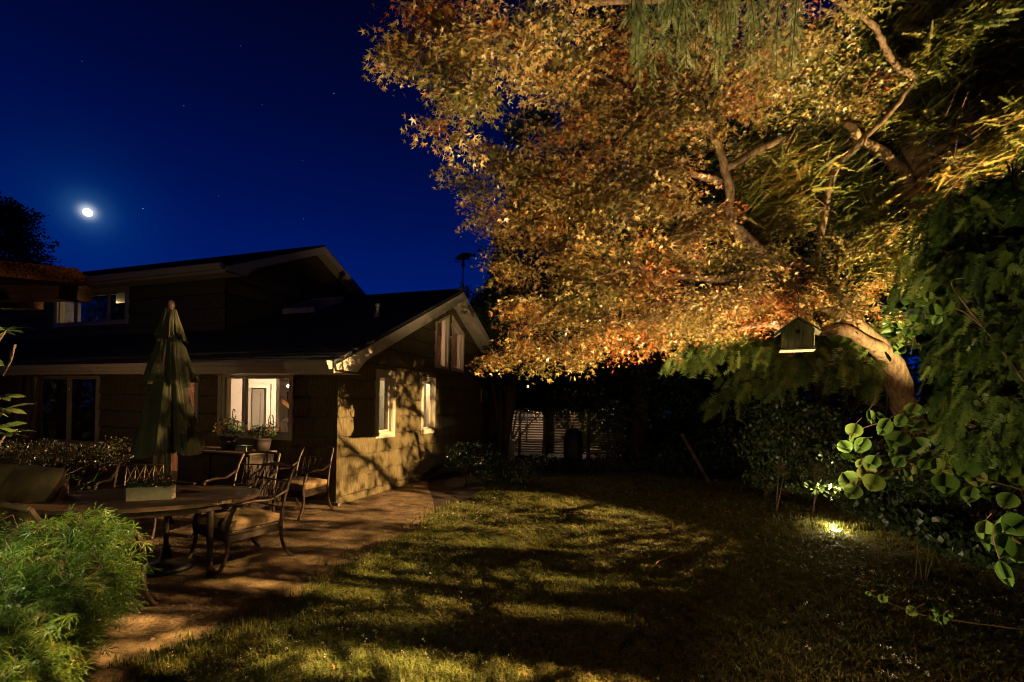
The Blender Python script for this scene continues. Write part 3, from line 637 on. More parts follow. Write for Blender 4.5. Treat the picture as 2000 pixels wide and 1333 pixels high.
MBL = [  # px, py, depth, rx, ry, rd, weight : real clumps hung along the limbs
 (800, 95, 3.5, 42, 34, .16, 1.0), (765, 115, 3.5, 24, 26, .10, .8), (850, 45, 3.5, 48, 34, .2, 1.0), (905, 100, 3.5, 56, 48, .25, 1.1), (900, 165, 3.45, 46, 34, .2, 1), (845, 15, 3.5, 28, 16, .1, 1),
 (868, 240, 3.4, 28, 16, .1, 1.2), (893, 262, 3.4, 18, 14, .08, 1.3), (938, 190, 3.4, 26, 24, .12, 1.0), (960, 30, 3.6, 60, 34, .3, .9), (1010, 95, 3.8, 60, 50, .4, .9), (1075, 50, 4.0, 70, 50, .4, .9), (880, 330, 4.8, 10, 8, .1, .01),
 (1090, 130, 4.3, 60, 40, .4, .6), (1045, 170, 4.3, 34, 16, .2, .7), (1160, 100, 4.5, 90, 80, .6, .9), (1230, 190, 4.8, 100, 70, .6, .9), (1120, 240, 4.9, 80, 40, .5, .8),
 (925, 345, 4.9, 34, 18, .15, 1.3), (965, 300, 4.9, 34, 30, .2, 1), (1000, 345, 5.0, 60, 45, .35, 1.1), (925, 388, 4.9, 28, 14, .15, .8), (960, 420, 5.0, 50, 34, .3, 1.1), (1040, 290, 5, 60, 50, .4, 1), (1100, 350, 5, 90, 70, .5, 1.2), (1040, 430, 5.1, 80, 50, .5, 1.1),
 (1200, 300, 4.9, 100, 60, .6, 1.1), (1300, 260, 4.9, 90, 60, .6, .9), (1180, 420, 5, 100, 70, .6, 1.2), (1290, 370, 4.9, 80, 60, .6, 1.2), (1020, 520, 5.1, 60, 40, .4, 1.0), (1110, 510, 5.0, 80, 50, .5, 1.2), (1000, 610, 5.0, 40, 34, .3, .9),
 (1050, 600, 5.0, 70, 50, .4, 1.1), (1150, 600, 5.1, 90, 50, .5, 1.2), (1230, 520, 5.1, 90, 60, .6, 1.1), (1330, 500, 5.2, 90, 55, .6, 1.1), (965, 690, 4.9, 32, 28, .2, 1.3), (1010, 670, 4.9, 50, 30, .25, 1.3), (1090, 675, 4.9, 80, 34, .4, 1.2), (1055, 715, 4.9, 26, 18, .15, 1), (1150, 700, 4.95, 22, 20, .15, 1),
 (1190, 655, 5.0, 70, 36, .4, 1.2), (1270, 600, 5.1, 90, 50, .5, 1.2), (1360, 590, 5.2, 90, 50, .5, 1.2), (1290, 650, 5.0, 60, 26, .3, 1), (1380, 640, 5.2, 60, 24, .3, 1), (1440, 560, 5.3, 80, 50, .5, 1.1), (1440, 620, 5.3, 60, 34, .3, 1), (1500, 600, 5.4, 60, 36, .4, 1.2),
 (1370, 420, 5.2, 60, 60, .5, .7), (1480, 500, 5.4, 80, 50, .5, .9), (1560, 590, 5.35, 70, 40, .4, 1.3), (1620, 560, 5.4, 80, 40, .4, 1.1), (1700, 560, 5.6, 60, 36, .4, .8), (1640, 600, 5.35, 70, 26, .3, 1), (1560, 520, 5.5, 80, 40, .5, .8), (1650, 480, 5.6, 90, 40, .6, .5), (1560, 440, 5.7, 90, 40, .6, .5),
 (1400, 150, 4.8, 110, 80, .7, .8), (1520, 120, 4.9, 100, 90, .7, .6), (1500, 300, 5.7, 90, 60, .6, .45), (1620, 200, 5.3, 80, 70, .6, .45), (1350, 60, 4.4, 110, 60, .6, .5), (1700, 150, 5.1, 70, 60, .5, .4), (1600, 40, 4.7, 100, 60, .6, .45), (1300, 130, 4.7, 80, 60, .6, .8)]
MBL = [(b[0], b[1], DM(b[2]), b[3], b[4], b[5]*1.35, *b[6:]) for b in MBL]
hub_, hid_ = blob_points([(b[0], b[1], b[2], b[3]*.88, b[4]*.9, b[5], *b[6:]) for b in MBL], 520)
jr_ = np.repeat(np.array([min(.23, MBL[i][3]/F*MBL[i][2]*.33) for i in hid_]), 7)[:, None]
cen = np.repeat(hub_, 7, 0)+RNG.normal(0, 1, (len(hub_)*7, 3))*np.array([1, 1, .25])*jr_; ids = np.repeat(hid_, 7)
cen[:, 2] -= .25*((cen[:, 0]-np.repeat(hub_[:, 0], 7))**2+(cen[:, 1]-np.repeat(hub_[:, 1], 7))**2)
hubs = [P(b[0], b[1], b[2]) for b in MBL]
hubs = [tuple(v) for v in hub_]; hid2 = np.repeat(np.arange(len(hub_)), 7)
for hi_, hv in zip(hid_, hub_):
    a_ = P(MBL[hi_][0], MBL[hi_][1], MBL[hi_][2]); b_ = Vector(hv); m2 = a_.lerp(b_, .5)+Vector((random.gauss(0, .06), random.gauss(0, .06), random.gauss(.05, .05))); mb.tube([a_, m2, b_], [.013, .009, .005], 5, False)
twigs(mb, hubs, cen, hid2, .0034)
mb.build('trunk', BARK, mroot, True)
MAPLE = leafmat('maple_leaves', [(.08, .085, .012), (.18, .13, .03), (.36, .25, .075), (.42, .28, .095), (.34, .155, .028), (.32, .085, .012), (.28, .04, .007)], .15, .38, .5)
pos, rot = sprays(cen, 25, (.27, .20, .028), .25, (0, -.2, 1), .6, .5)
pr = np.repeat(np.clip(.38+.24*np.sin(cen[:, 0]*2.1+cen[:, 2]*1.7)*np.cos(cen[:, 2]*3.1-cen[:, 0])+RNG.normal(0, .17, len(cen))-.30*np.clip((cen[:, 0]-2.8)/2.5, 0, 1)*(cen[:, 2] > 4)+.14*np.exp(-((cen[:, 2]-2.9)/.6)**2)*(cen[:, 0] > 1.5), 0, 1), 25)+RNG.normal(0, .17, len(pos))
px_ = np.repeat(np.array([MBL[i][0] for i in ids]), 25); 
scatter('crown', maple_leaf(5), pos, rot, RNG.uniform(.024, .064, len(pos))*RNG.uniform(.75, 1.25, len(pos)), MAPLE, mroot, pr)
set_loc(mroot, G(1830, 985))

def dirs_mix(n, base, jit): return unit(np.array(base)[None]+RNG.normal(0, jit, (n, 3)))
FR = hemlock_frond(); FERN = needle_spray(9, .10, .34); NS = needle_spray(); NSD = needle_spray(20, .035, .13)
# --- tall conifer at the right with feathery yellow-green foliage and dead brown twigs
croot = tree('conifer_tree', 'tall feathery yellow green conifer with bare brown twigs at upper right')
mb = MB()
limb(mb, [(1930, 850, 8.8, 22), (1900, 700, 8.7, 20), (1850, 560, 8.5, 20), (1805, 430, 8.2, 20), (1785, 330, 8.0, 20), (1783, 250, 8.0, 20), (1768, 180, 8.0, 22), (1785, 110, 8.0, 22), (1815, 40, 8.0, 20), (1860, -60, 8.0, 18), (1880, -300, 8, 12)], 12, 3, .02)
limb(mb, [(1788, 400, 8, 16), (1755, 330, 7.8, 12), (1700, 290, 7.6, 9), (1650, 240, 7.4, 6)], 8, 3, .02)
for br in ([(1785, 315, 7.9, 8), (1850, 285, 7.4, 7), (1905, 250, 7.0, 6), (1975, 200, 6.7, 4)], [(1788, 340, 7.9, 8), (1860, 297, 7.3, 7), (1930, 275, 7.0, 6.5), (2040, 250, 6.6, 5)], [(1785, 180, 7.9, 8), (1860, 150, 7.3, 6), (1990, 110, 6.8, 4)],
           [(1800, 60, 7.9, 8), (1870, 20, 7.3, 6), (1960, -30, 6.8, 4)], [(1780, 250, 8, 7), (1700, 200, 7.6, 5), (1600, 190, 7.4, 3)], [(1790, 440, 8, 10), (1850, 420, 7.4, 7), (1930, 390, 7, 5)], [(1790, 120, 8, 7), (1700, 60, 7.7, 5), (1600, 20, 7.5, 3)]): limb(mb, br, 7, 4, .015)
cblobs = [(1900, 60, 7.2, 110, 70, .7), (1980, 150, 7.0, 90, 90, .6), (1820, 40, 7.6, 100, 60, .6), (1700, 90, 7.9, 90, 70, .6), (1880, 170, 7.3, 90, 60, .6, .8), (1960, 300, 6.9, 80, 60, .5, .6), (1690, 250, 7.9, 80, 60, .6, .8), (1580, 350, 7.9, 110, 60, .6), (1500, 330, 8.2, 90, 70, .6),
          (1660, 400, 7.9, 90, 60, .6), (1850, 390, 7.4, 70, 60, .5, .8), (1900, 450, 7.0, 80, 50, .5, .8), (1740, 480, 7.6, 90, 50, .6), (1600, 130, 8.1, 90, 80, .7), (1500, 420, 8.2, 100, 60, .7), (1480, 200, 8.4, 90, 90, .7, .7), (1380, 420, 8.4, 90, 60, .7, .6), (1800, 530, 7.4, 90, 40, .5, .9), (2020, 20, 7, 90, 90, .6), (1930, 40, 6.6, 90, 60, .5, 1.2), (1850, 110, 6.9, 80, 50, .5), (1990, 240, 6.5, 70, 60, .5), (1840, 240, 7.2, 60, 50, .4, .8), (1760, 20, 7.4, 80, 50, .5), (1900, 330, 6.8, 60, 40, .4, .8)]
cc, ci = blob_points(cblobs, 13500)
hb = [P(b[0], b[1], b[2]+.3) for b in cblobs]
k = RNG.choice(len(cc), 500, False); twigs(mb, hb, cc[k], ci[k], .006)
for i in range(190):                          # thin bare twigs hanging in the crown
    j = random.randrange(len(cblobs)); c = Vector(cc[random.randrange(len(cc))]) if random.random() < .4 else Vector(P(random.uniform(1840, 2010), random.uniform(180, 470), random.uniform(6.3, 7.2)))
    d = Vector((random.gauss(.5, .5), random.gauss(-.3, .5), random.gauss(.3, .45))).normalized(); L = random.uniform(.2, .6)
    mb.tube([c, c+d*L*.5+Vector((0, 0, random.gauss(0, .04))), c+d*L], [.004, .003, .0015], 4, False)
mb.build('trunk', mat('red_brown_bark', (.22, .12, .055), .8, (.40, .25, .13), 6, .6, stretch=(3, 3, 1)), croot, True)
CON = leafmat('conifer_foliage', [(.05, .07, .012), (.11, .12, .02), (.22, .20, .035), (.34, .27, .055), (.40, .19, .04)], .3, .5)
rot = rotmats(dirs_mix(len(cc), (.75, -.25, .42), .42)*np.where(RNG.random((len(cc), 1)) < .75, 1, -1), dirs_mix(len(cc), (0, -.4, 1), .5))
prr = np.clip(.45+.3*np.sin(cc[:, 0]*3.1)*np.cos(cc[:, 2]*2.3)+RNG.normal(0, .2, len(cc)), 0, 1)
scatter('crown', NSD, cc, rot, RNG.uniform(.18, .40, len(cc)), CON, croot, prr)
set_loc(croot, (P(1930, 850, 8.8).x, 8.8, 0))
# --- fir boughs hanging in at the top from a tree overhead
froot = tree('fir_tree', 'fir whose drooping blue green boughs hang in at the top edge')
mb = MB(); fx = P(1350, -700, 3.2)
mb.tube([(3.4, 1.2, 0), (3.35, 1.25, 3), (3.2, 1.3, 7), (3.2, 1.3, 9)], [.22, .19, .14, .05], 12)
tips = []
for i in range(46):
    px = random.uniform(1215, 1560); top = P(px+random.uniform(-10, 30), -130, random.uniform(3.0, 3.7)); ly = random.uniform(20, 190)*(1 if 1210 < px < 1440 else .75); bot = P(px, ly if px > 1235 else min(ly, 90), top.y-.05)
    mid = top.lerp(bot, .5)+Vector((random.gauss(0, .03), random.gauss(0, .03), 0)); mb.tube([top, mid, bot], [.006, .004, .002], 4, False); tips.append((top, mid, bot))
for k in range(6): a = P(1220+k*65, -130, 3.35); mb.tube([(3.25, 1.3, 5.4+.2*k), a+Vector((.4, -.6, .7)), a], [.05, .03, .012], 6)
mb.build('trunk', BARKD, froot, True)
ps, ds = [], []
for top, mid, bot in tips:
    L = (bot-top).length; n = int(L/.034)
    for j in range(n):
        t = (j+.5)/n; p = top.lerp(mid, t*2) if t < .5 else mid.lerp(bot, t*2-1); d = (bot-top).normalized()
        for s in (-1, 1):
            if random.random() < .85: sd = Vector((s*random.uniform(.4, .9), random.gauss(0, .35), 0)); ps.append(p); ds.append((d*.9+sd).normalized())
ps = np.array(ps); ds = np.array(ds); FIR = leafmat('fir_needles', [(.10, .15, .04), (.18, .24, .07), (.28, .34, .12), (.45, .46, .22)], .3, .45)
scatter('crown', needle_spray(10, .03, .22), ps, rotmats(ds, dirs_mix(len(ps), (0, -1, .3), .4)), RNG.uniform(.05, .11, len(ps))*1.0, FIR, froot)
gob = []; gd = []  # sprays added out of view to break up the fir lamp's beam
for q_ in range(520):
    t_ = G(random.uniform(150, 1700), random.uniform(1060, 1420)) if q_ < 170 else Vector((-3.6+random.gauss(0, .7), 4.5+random.gauss(0, .6), .75)) if q_ < 250 else Vector((-2.9+random.gauss(0, .4), 2.6+random.gauss(0, .35), .8)) if q_ < 340 else G(random.uniform(300, 1500), random.uniform(1000, 1130)); e_ = FIRL+(t_-FIRL).normalized()*random.uniform(1.0, 1.35)
    d_ = Vector((random.gauss(0, 1), random.gauss(0, 1), -.4)).normalized()
    for j in range(3): gob.append(tuple(e_+d_*j*.028)); gd.append(tuple((d_+Vector((random.gauss(0, .5), random.gauss(0, .5), random.gauss(0, .3)))).normalized()))
gob = np.array(gob); scatter('boughs', NS, gob, rotmats(np.array(gd), dirs_mix(len(gob), (0, 0, 1), .4)), RNG.uniform(.05, .092, len(gob)), FIR, froot)
mb = MB()
for q_ in range(0, len(gob), 24): mb.tube([(3.2, 1.3, 5.0+.6*random.random()), Vector((3.2, 1.3, 5.3)).lerp(Vector(gob[q_]), .5), gob[q_]], [.016, .010, .003], 5, False)
mb.build('branch', BARKD, froot, True)
set_loc(froot, (3.4, 1.2, 0))
# --- dark hemlock at the right edge with drooping sprays, and hemlock boughs under the maple
def droopers(blobs, n, smin, smax, jit=.3, base=(0, -.15, -1)):
    c, i = blob_points(blobs, n); return c, i, rotmats(dirs_mix(len(c), base, jit), dirs_mix(len(c), (0, -1, .3), .5)), RNG.uniform(smin, smax, len(c))
HEM = leafmat('hemlock_foliage', [(.015, .035, .008), (.035, .065, .012), (.08, .12, .02), (.15, .18, .03)], .3, .45)
hroot = tree('hemlock_tree', 'dark hemlock with hanging sprays at the right edge beside the maple trunk')
hbl = [(1900, 420, 4.2, 90, 60, .5, .9), (1980, 380, 4.0, 70, 60, .4, .9), (1870, 490, 4.5, 80, 40, .5, .9), (1930, 530, 4.0, 110, 60, .5), (1890, 600, 4.2, 70, 40, .4, .9), (1960, 640, 3.9, 90, 80, .5), (1900, 690, 4.1, 70, 60, .4), (1890, 780, 4.2, 50, 50, .3, .9), (1950, 780, 3.9, 90, 60, .4), (1920, 850, 3.9, 80, 34, .3, .7), (1810, 560, 4.6, 70, 26, .3, .5), (2040, 560, 3.9, 60, 200, .5)]
hbl = [(b[0], b[1], b[2]*.74, b[3], b[4], b[5]*.7, *b[6:]) for b in hbl]
c, i, rot, sc = droopers(hbl, 3600, .09, .20, .35, (-.25, -.1, -.9))
mb = MB(); mb.tube([(4.6, 3.1, 0), (4.55, 3.1, 2.5), (4.6, 3.0, 5)], [.20, .16, .06], 10)
hb2 = []
for b in hbl: hp = P(b[0], b[1]-b[4]*.4, b[2]); hb2.append(hp); mb.tube([(4.55, 3.1, min(hp.z+.7, 5)), Vector((4.55, 3.1, hp.z+.7)).lerp(hp, .5)+Vector((0, 0, .15)), hp], [.035, .02, .008], 6)
k = RNG.choice(len(c), 500, False); twigs(mb, hb2, c[k], i[k], .004); mb.build('trunk', BARKD, hroot, True)
scatter('crown', NS, c, rot, sc, HEM, hroot); set_loc(hroot, (4.6, 3.1, 0))
h2 = tree('hemlock_tree', 'green hemlock with flat drooping boughs below the birdhouse and maple')
hbl = [(1360, 690, 6.6, 60, 26, .3), (1430, 660, 6.6, 70, 30, .3), (1500, 690, 6.5, 70, 26, .3), (1570, 710, 6.5, 70, 26, .3), (1640, 700, 6.5, 60, 40, .4), (1690, 720, 6.6, 40, 40, .3), (1450, 745, 6.8, 60, 20, .3, .8), (1500, 745, 6.8, 50, 20, .3, .8), (1410, 785, 6.9, 40, 16, .3, .6), (1560, 680, 6.7, 90, 30, .3, .8), (1340, 640, 6.8, 60, 26, .3), (1270, 620, 7.0, 60, 26, .3, .6), (1660, 650, 6.6, 60, 30, .3, .8), (1740, 640, 6.8, 50, 40, .4, .8)]
hbl = [(b[0], b[1], b[2]*1.28, b[3], b[4], b[5]*1.28, *b[6:]) for b in hbl]
c, i, rot, sc = droopers(hbl, 900, .22, .5, .35, (-.45, -.3, -.8))
mb = MB(); mb.tube([(7.6, 11.0, 0), (7.5, 11, 2), (7.2, 10.9, 5)], [.2, .15, .06], 10); hb2 = []
for b in hbl: hp = P(b[0], b[1]-b[4]*.3, b[2]); hb2.append(hp); mb.tube([(7.5, 11.0, hp.z+.5), Vector((7.5, 11.0, hp.z+.5)).lerp(hp, .5)+Vector((0, 0, .2)), hp], [.03, .02, .008], 6)
k = RNG.choice(len(c), 300, False); twigs(mb, hb2, c[k], i[k], .005)
for q in range(60):
    a = P(random.uniform(1640, 1760), random.uniform(700, 800), 8.8); mb.tube([a, a+Vector((random.gauss(-.1, .2), 0, random.gauss(-.2, .1))), a+Vector((random.gauss(-.3, .4), random.gauss(0, .2), -.5))], [.005, .004, .002], 4, False)
mb.build('trunk', BARKD, h2, True)
HEM2 = leafmat('hemlock_foliage_light', [(.04, .065, .012), (.075, .11, .022), (.12, .16, .035), (.18, .19, .05)], .3, .45)
scatter('crown', FERN, c, rot, sc*.9, HEM2, h2); set_loc(h2, (7.6, 11.0, 0))

# --- background trees: a dark wall of separate evergreens
BG = leafmat('evergreen_foliage', [(.006, .012, .004), (.012, .022, .006), (.024, .036, .009)], .2, .5)
def bgtree(name, label, x, y, h, w, n, zb=.2, size=.16, m=BG, grp='evergreens behind the lawn', cone=.8, tm=CLUMP):
    r = tree(name, label, group=grp, loc=(x, y, 0)); mb = MB().tube([(0, 0, 0), (.05, 0, h*.5), (0, 0, h*.95)], [w*.09, w*.06, .02], 8)
    for j in range(14): a = random.uniform(0, 6.28); z = random.uniform(.15, .85)*h; rr = w*(1-cone*z/h)*.8; mb.tube([(0, 0, z), (math.cos(a)*rr, math.sin(a)*rr, z+random.uniform(-.1, .4))], [.04, .01], 5, False)
    mb.build('trunk', BARKD, r, True)
    t = RNG.random(n)**1.15; z = zb+(h-zb)*t; rr = w*(1-cone*t)*(1+.22*np.sin(z*5+x)+.15*np.sin(z*11))*RNG.uniform(.25, 1, n)**.5; a = RNG.uniform(0, 2*np.pi, n)
    rr *= 1+.18*np.sin(a*5+z*3); p = np.stack([rr*np.cos(a), rr*np.sin(a), z-.12*rr], 1)
    scatter('crown', tm, p, rotmats(rand_dirs(n), rand_dirs(n)), RNG.uniform(.7, 1.4, n)*size, m, r); return r
T = [(3.9, 13.8, 17, 3.0, 'evergreen_tree', 'tall black evergreen directly behind the maple crown', .35), (6.0, 22.0, 10, 3.6, 'evergreen_tree', 'dark evergreen farthest back in the middle gap', .2), (10.5, 17.0, 10, 3.4, 'evergreen_tree', 'dark evergreen far back behind the maple trunk', .2), (2.9, 21.0, 9, 3.4, 'evergreen_tree', 'dark evergreen far behind the right fence panels', .3), (7.0, 19.0, 10, 3.4, 'evergreen_tree', 'dark evergreen far back behind the leaning board', .3), (-.4, 23, 7.0, 2.6, 'evergreen_tree', 'dark evergreen far behind the neighbour house', .4),
     (-.25, 17.0, 6.3, 1.7, 'evergreen_tree', 'dark evergreen with pointed top standing behind the fish weathervane', .45), (1.4, 17.2, 11, 2.6, 'evergreen_tree', 'dark evergreen behind the slatted fence, mostly hidden by the maple', .5),
     (5.9, 15.5, 12, 2.6, 'evergreen_tree', 'dark evergreen right of the fence, under the maple', .5), (7.6, 13.0, 12, 2.8, 'evergreen_tree', 'black evergreen filling the gap under the birdhouse', .5), (10.6, 11.5, 12, 2.9, 'evergreen_tree', 'dark evergreen behind the feathery conifer', .5), (13.2, 9.0, 12, 3.0, 'evergreen_tree', 'dark evergreen at the right edge behind the hemlock', .5)]
for x, y, h, w, nm, lb, cn in T: bgtree(nm, lb, x, y, h, w, 11000, cone=cn, size=.20, zb=.0 if x > 5 else 1.9)
for k_, (x, y) in enumerate(((-15, -4), (-10, -9), (-4, -10), (2, -10), (8, -8), (13, -3), (15, 3), (-17, 2), (-20, 7))):
    bgtree('evergreen_tree', ('dark evergreen tree behind the viewpoint, ' + ('beyond the arbour', 'at the far left corner', 'left of centre', 'right of centre', 'at the right corner', 'on the right side', 'right of the hemlock', 'left of the house front', 'far left beyond the patio')[k_]), x, y, 10, 3.6, 2200, cone=.35, size=.5, zb=.2, grp='evergreens round the garden behind the viewpoint')
bgtree('conifer_tree', 'black conifer against the sky at the left behind the roofs', P(5, 400, 26).x-1.0, 26, P(20, 385, 26).z, 4.6, 9000, cone=.62, size=.34, grp=None)
# leafy dark shrub-tree beside the gable with small upright leaves
SH = leafmat('laurel_foliage', [(.010, .018, .006), (.02, .032, .01), (.035, .05, .014)], .2, .4)
l_ = tree('laurel_tree', 'dark leafy tree between the gable peak and the maple, small upright leaves')
lb_ = [(908, 572, 13, 14, 9, .3, .7), (940, 590, 13, 20, 20, .4, 1), (975, 545, 13, 20, 36, .5, 1), (990, 520, 13, 30, 60, .6, 1), (940, 620, 13, 34, 40, .6, 1.2), (980, 620, 13, 40, 60, .8, 1.2), (1000, 700, 13, 50, 60, .8, 1), (975, 460, 13, 14, 20, .3, .8), (1010, 420, 13, 20, 40, .4, .8), (960, 700, 13.5, 30, 50, .5, 1), (1050, 230, 12, 40, 24, .4, .6), (1010, 260, 12, 30, 20, .3, .5)]
c, i = blob_points(lb_, 5200); mb = MB(); base = Vector((P(985, 800, 13.3).x, 13.3, 0)); hb2 = [P(b[0], b[1], b[2]) for b in lb_]
for hp in hb2: mb.tube([base, base.lerp(hp, .5)+Vector((.2, 0, .3)), hp], [.07, .04, .012], 6)
k = RNG.choice(len(c), 500, False); twigs(mb, hb2, c[k], i[k], .008); mb.build('trunk', BARKD, l_, True)
scatter('crown', CLUMP, c, rotmats(dirs_mix(len(c), (0, 0, 1), .4), rand_dirs(len(c))), RNG.uniform(.10, .2, len(c)), SH, l_); set_loc(l_, base)

# ------------------------------------------------------------------ shrubs and leafy plants
def bush(name, label, blobs, n, tmpl, smin, smax, m, base=None, stem=.006, cat='shrub', group=None, updir=(0, 0, 1), jit=.6, ntw=60, nup=None, bark=BARKD, rnd=None):
    r = tree(name, label, cat, group); c, i = blob_points(blobs, n); c[:, 2] = np.maximum(c[:, 2], .03)
    if base is None: b = P(blobs[0][0], blobs[0][1], blobs[0][2]); base = Vector((b.x, b.y, 0))
    mb = MB(); hb = [P(b[0], b[1], b[2]) for b in blobs]
    for h in hb: h.z = max(h.z, .05); mb.tube([base+Vector((random.gauss(0, .03), random.gauss(0, .03), 0)), base.lerp(h, .55)+Vector((0, 0, .12*h.z)), h], [stem*1.6, stem, stem*.5], 5)
    k = RNG.choice(len(c), min(ntw, len(c)), False); twigs(mb, hb, c[k], i[k], stem*.3); mb.build('stem', bark, r, True)
    scatter('foliage', tmpl, c, rotmats(dirs_mix(len(c), updir, jit), rand_dirs(len(c)) if nup is None else dirs_mix(len(c), nup, .5)), RNG.uniform(smin, smax, len(c)), m, r, rnd)
    set_loc(r, base); return r
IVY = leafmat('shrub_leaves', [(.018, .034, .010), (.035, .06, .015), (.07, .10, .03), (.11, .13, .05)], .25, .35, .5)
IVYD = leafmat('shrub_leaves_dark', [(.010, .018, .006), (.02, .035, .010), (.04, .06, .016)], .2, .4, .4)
bush('sarcococca_shrub', 'glossy leaved shrub spreading against the far end of the gable wall', [(910, 905, 9.6, 44, 22, .5), (960, 915, 9.6, 50, 30, .6), (1010, 930, 9.6, 50, 20, .5), (890, 885, 10, 24, 20, .3), (935, 880, 10.2, 30, 16, .3)], 2200, LEAF2, .05, .09, IVYD)
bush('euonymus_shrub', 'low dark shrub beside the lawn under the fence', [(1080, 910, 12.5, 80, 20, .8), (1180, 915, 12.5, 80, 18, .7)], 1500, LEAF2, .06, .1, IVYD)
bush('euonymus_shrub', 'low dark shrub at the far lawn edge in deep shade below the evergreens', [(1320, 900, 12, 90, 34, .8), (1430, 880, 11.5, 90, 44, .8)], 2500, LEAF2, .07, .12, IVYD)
bush('euonymus_shrub', 'dark leafy shrub with pale yellow green flower sprays left of the big round leaves', [(1500, 870, 8.8, 60, 50, .5), (1560, 880, 8.6, 60, 56, .5), (1600, 850, 8.8, 60, 60, .5), (1540, 820, 9, 60, 50, .5), (1480, 800, 9.2, 40, 60, .4, .6), (1620, 930, 8.0, 60, 30, .4), (1510, 935, 8.8, 60, 26, .4), (1580, 955, 8.2, 60, 16, .3)], 5600, LEAF2, .05, .11, IVY)
eup = leafmat('euphorbia_flower', [(.035, .045, .012), (.06, .07, .02)], .3)
for px, py, lb in ((1592, 918, 'nearest the lawn light'), (1648, 925, 'hanging under the round leaves'), (1520, 912, 'lowest, deepest in shade')):
    bush('spurge_plant', 'pale yellow green spurge flower sprays, '+lb, [(px, py, 7.6, 16, 22, .12), (px+12, py+14, 7.6, 14, 14, .1)], 190, CLUMP, .012, .03, eup, stem=.006, cat='plant', group='spurge plants beside the lawn', ntw=40)
pier = leafmat('pieris_leaves', [(.012, .04, .010), (.025, .06, .015), (.05, .09, .028), (.09, .11, .05)], .25, .35, .4)
bush('pieris_shrub', 'bright green narrow leaved shrub glowing behind the round leaves', [(1800, 950, 4.6, 60, 30, .25), (1840, 965, 4.6, 50, 26, .25), (1770, 940, 4.6, 34, 20, .2), (1880, 960, 4.7, 40, 34, .25)], 900, ([(0, 0, 0), (-.12, .5, .04), (.12, .5, .04), (0, 1, -.08)], [(0, 1, 2), (1, 3, 2)]), .05, .10, pier, updir=(-.2, -.4, .1), jit=.6, stem=.0025, ntw=20)
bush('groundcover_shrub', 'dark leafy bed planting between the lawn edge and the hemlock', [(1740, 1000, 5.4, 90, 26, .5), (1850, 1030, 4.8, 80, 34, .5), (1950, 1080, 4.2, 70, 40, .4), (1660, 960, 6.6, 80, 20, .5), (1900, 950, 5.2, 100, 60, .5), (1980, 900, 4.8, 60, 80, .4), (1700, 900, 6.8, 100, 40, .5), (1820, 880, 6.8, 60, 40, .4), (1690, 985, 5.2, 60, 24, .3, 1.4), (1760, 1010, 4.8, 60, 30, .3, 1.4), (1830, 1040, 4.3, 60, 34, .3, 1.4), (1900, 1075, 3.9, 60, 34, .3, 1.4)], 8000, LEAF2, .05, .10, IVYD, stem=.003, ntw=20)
# big round leaved viburnum: every leaf set out along its stems
vroot = tree('viburnum_shrub', 'shrub with large round ribbed leaves glowing green at the right', 'shrub')
VL = []
def crop(ox, oy, s, lst, d):
    for x, y, w in lst: VL.append((ox+x/s, oy+y/s, w/s*1.0, d))
crop(1550, 700, 2.96, [(450, 335, 80), (510, 345, 80), (350, 415, 80), (360, 470, 60), (400, 500, 90), (295, 510, 70), (318, 570, 75), (390, 608, 55), (455, 597, 75), (425, 658, 90), (600, 460, 110), (555, 520, 60), (600, 548, 80), (668, 548, 60), (515, 605, 60), (465, 715, 100), (530, 665, 70), (318, 700, 100), (345, 770, 85), (225, 780, 85), (680, 655, 100), (610, 600, 60), (830, 620, 90), (900, 615, 105), (1010, 620, 130), (1000, 480, 100), (940, 460, 80), (880, 520, 90), (810, 490, 90), (730, 500, 90), (690, 300, 85), (705, 385, 95), (880, 718, 115), (1025, 785, 90), (1115, 780, 70), (1055, 690, 90), (1135, 675, 100), (1135, 605, 65), (1255, 640, 100), (1300, 710, 90), (1240, 820, 90), (530, 395, 100), (620, 360, 70), (755, 615, 60), (640, 670, 55), (1200, 430, 70), (960, 550, 70), (780, 560, 60), (1080, 540, 80), (1180, 540, 60), (860, 430, 70), (1150, 480, 70), (1280, 560, 80)], 3.3)
crop(1400, 500, 3.808, [(1285, 570, 100), (1350, 525, 85), (1385, 360, 90), (1490, 350, 110), (1580, 300, 80), (1625, 410, 120), (1700, 360, 110), (1485, 475, 80), (1570, 490, 70), (1420, 565, 70), (1480, 570, 70), (1325, 655, 75), (1360, 690, 85), (1275, 745, 80), (1415, 615, 60), (1430, 520, 50), (1665, 260, 90), (1790, 170, 70), (1730, 200, 60), (1270, 355, 40), (1640, 480, 60), (1590, 440, 70)], 2.75)
crop(1550, 700, 2.96, [(1110, 990, 105), (1140, 1050, 110), (1230, 1080, 130), (1210, 970, 100), (1300, 1020, 130), (1215, 1240, 130), (1290, 960, 120), (1310, 1110, 130)], 2.1)
crop(1500, 900, 3.078, [(605, 800, 30), (690, 830, 46), (865, 905, 56), (1015, 890, 66), (1000, 930, 66), (1085, 930, 60), (1050, 960, 50)], 2.75)
ps = np.array([P(a, b, d+random.gauss(0, .05)) for a, b, w, d in VL]); n = len(ps); dr_ = np.stack([RNG.normal(-.35, .5, n), RNG.normal(-.15, .25, n), RNG.normal(-.75, .45, n)], 1)
sz = np.array([w/F*d*1.08 for a, b, w, d in VL]); dr_ = unit(dr_); ps2 = ps-dr_*sz[:, None]*.5
VIB = leafmat('viburnum_leaves', [(.06, .12, .018), (.09, .16, .024), (.13, .18, .03), (.22, .19, .04)], .38, .5, .25)
scatter('foliage', ribbed_leaf(15), ps2, rotmats(dr_, dirs_mix(n, (-.3, -1, .45), .42)), sz, VIB, vroot, RNG.beta(1.5, 2.5, n))
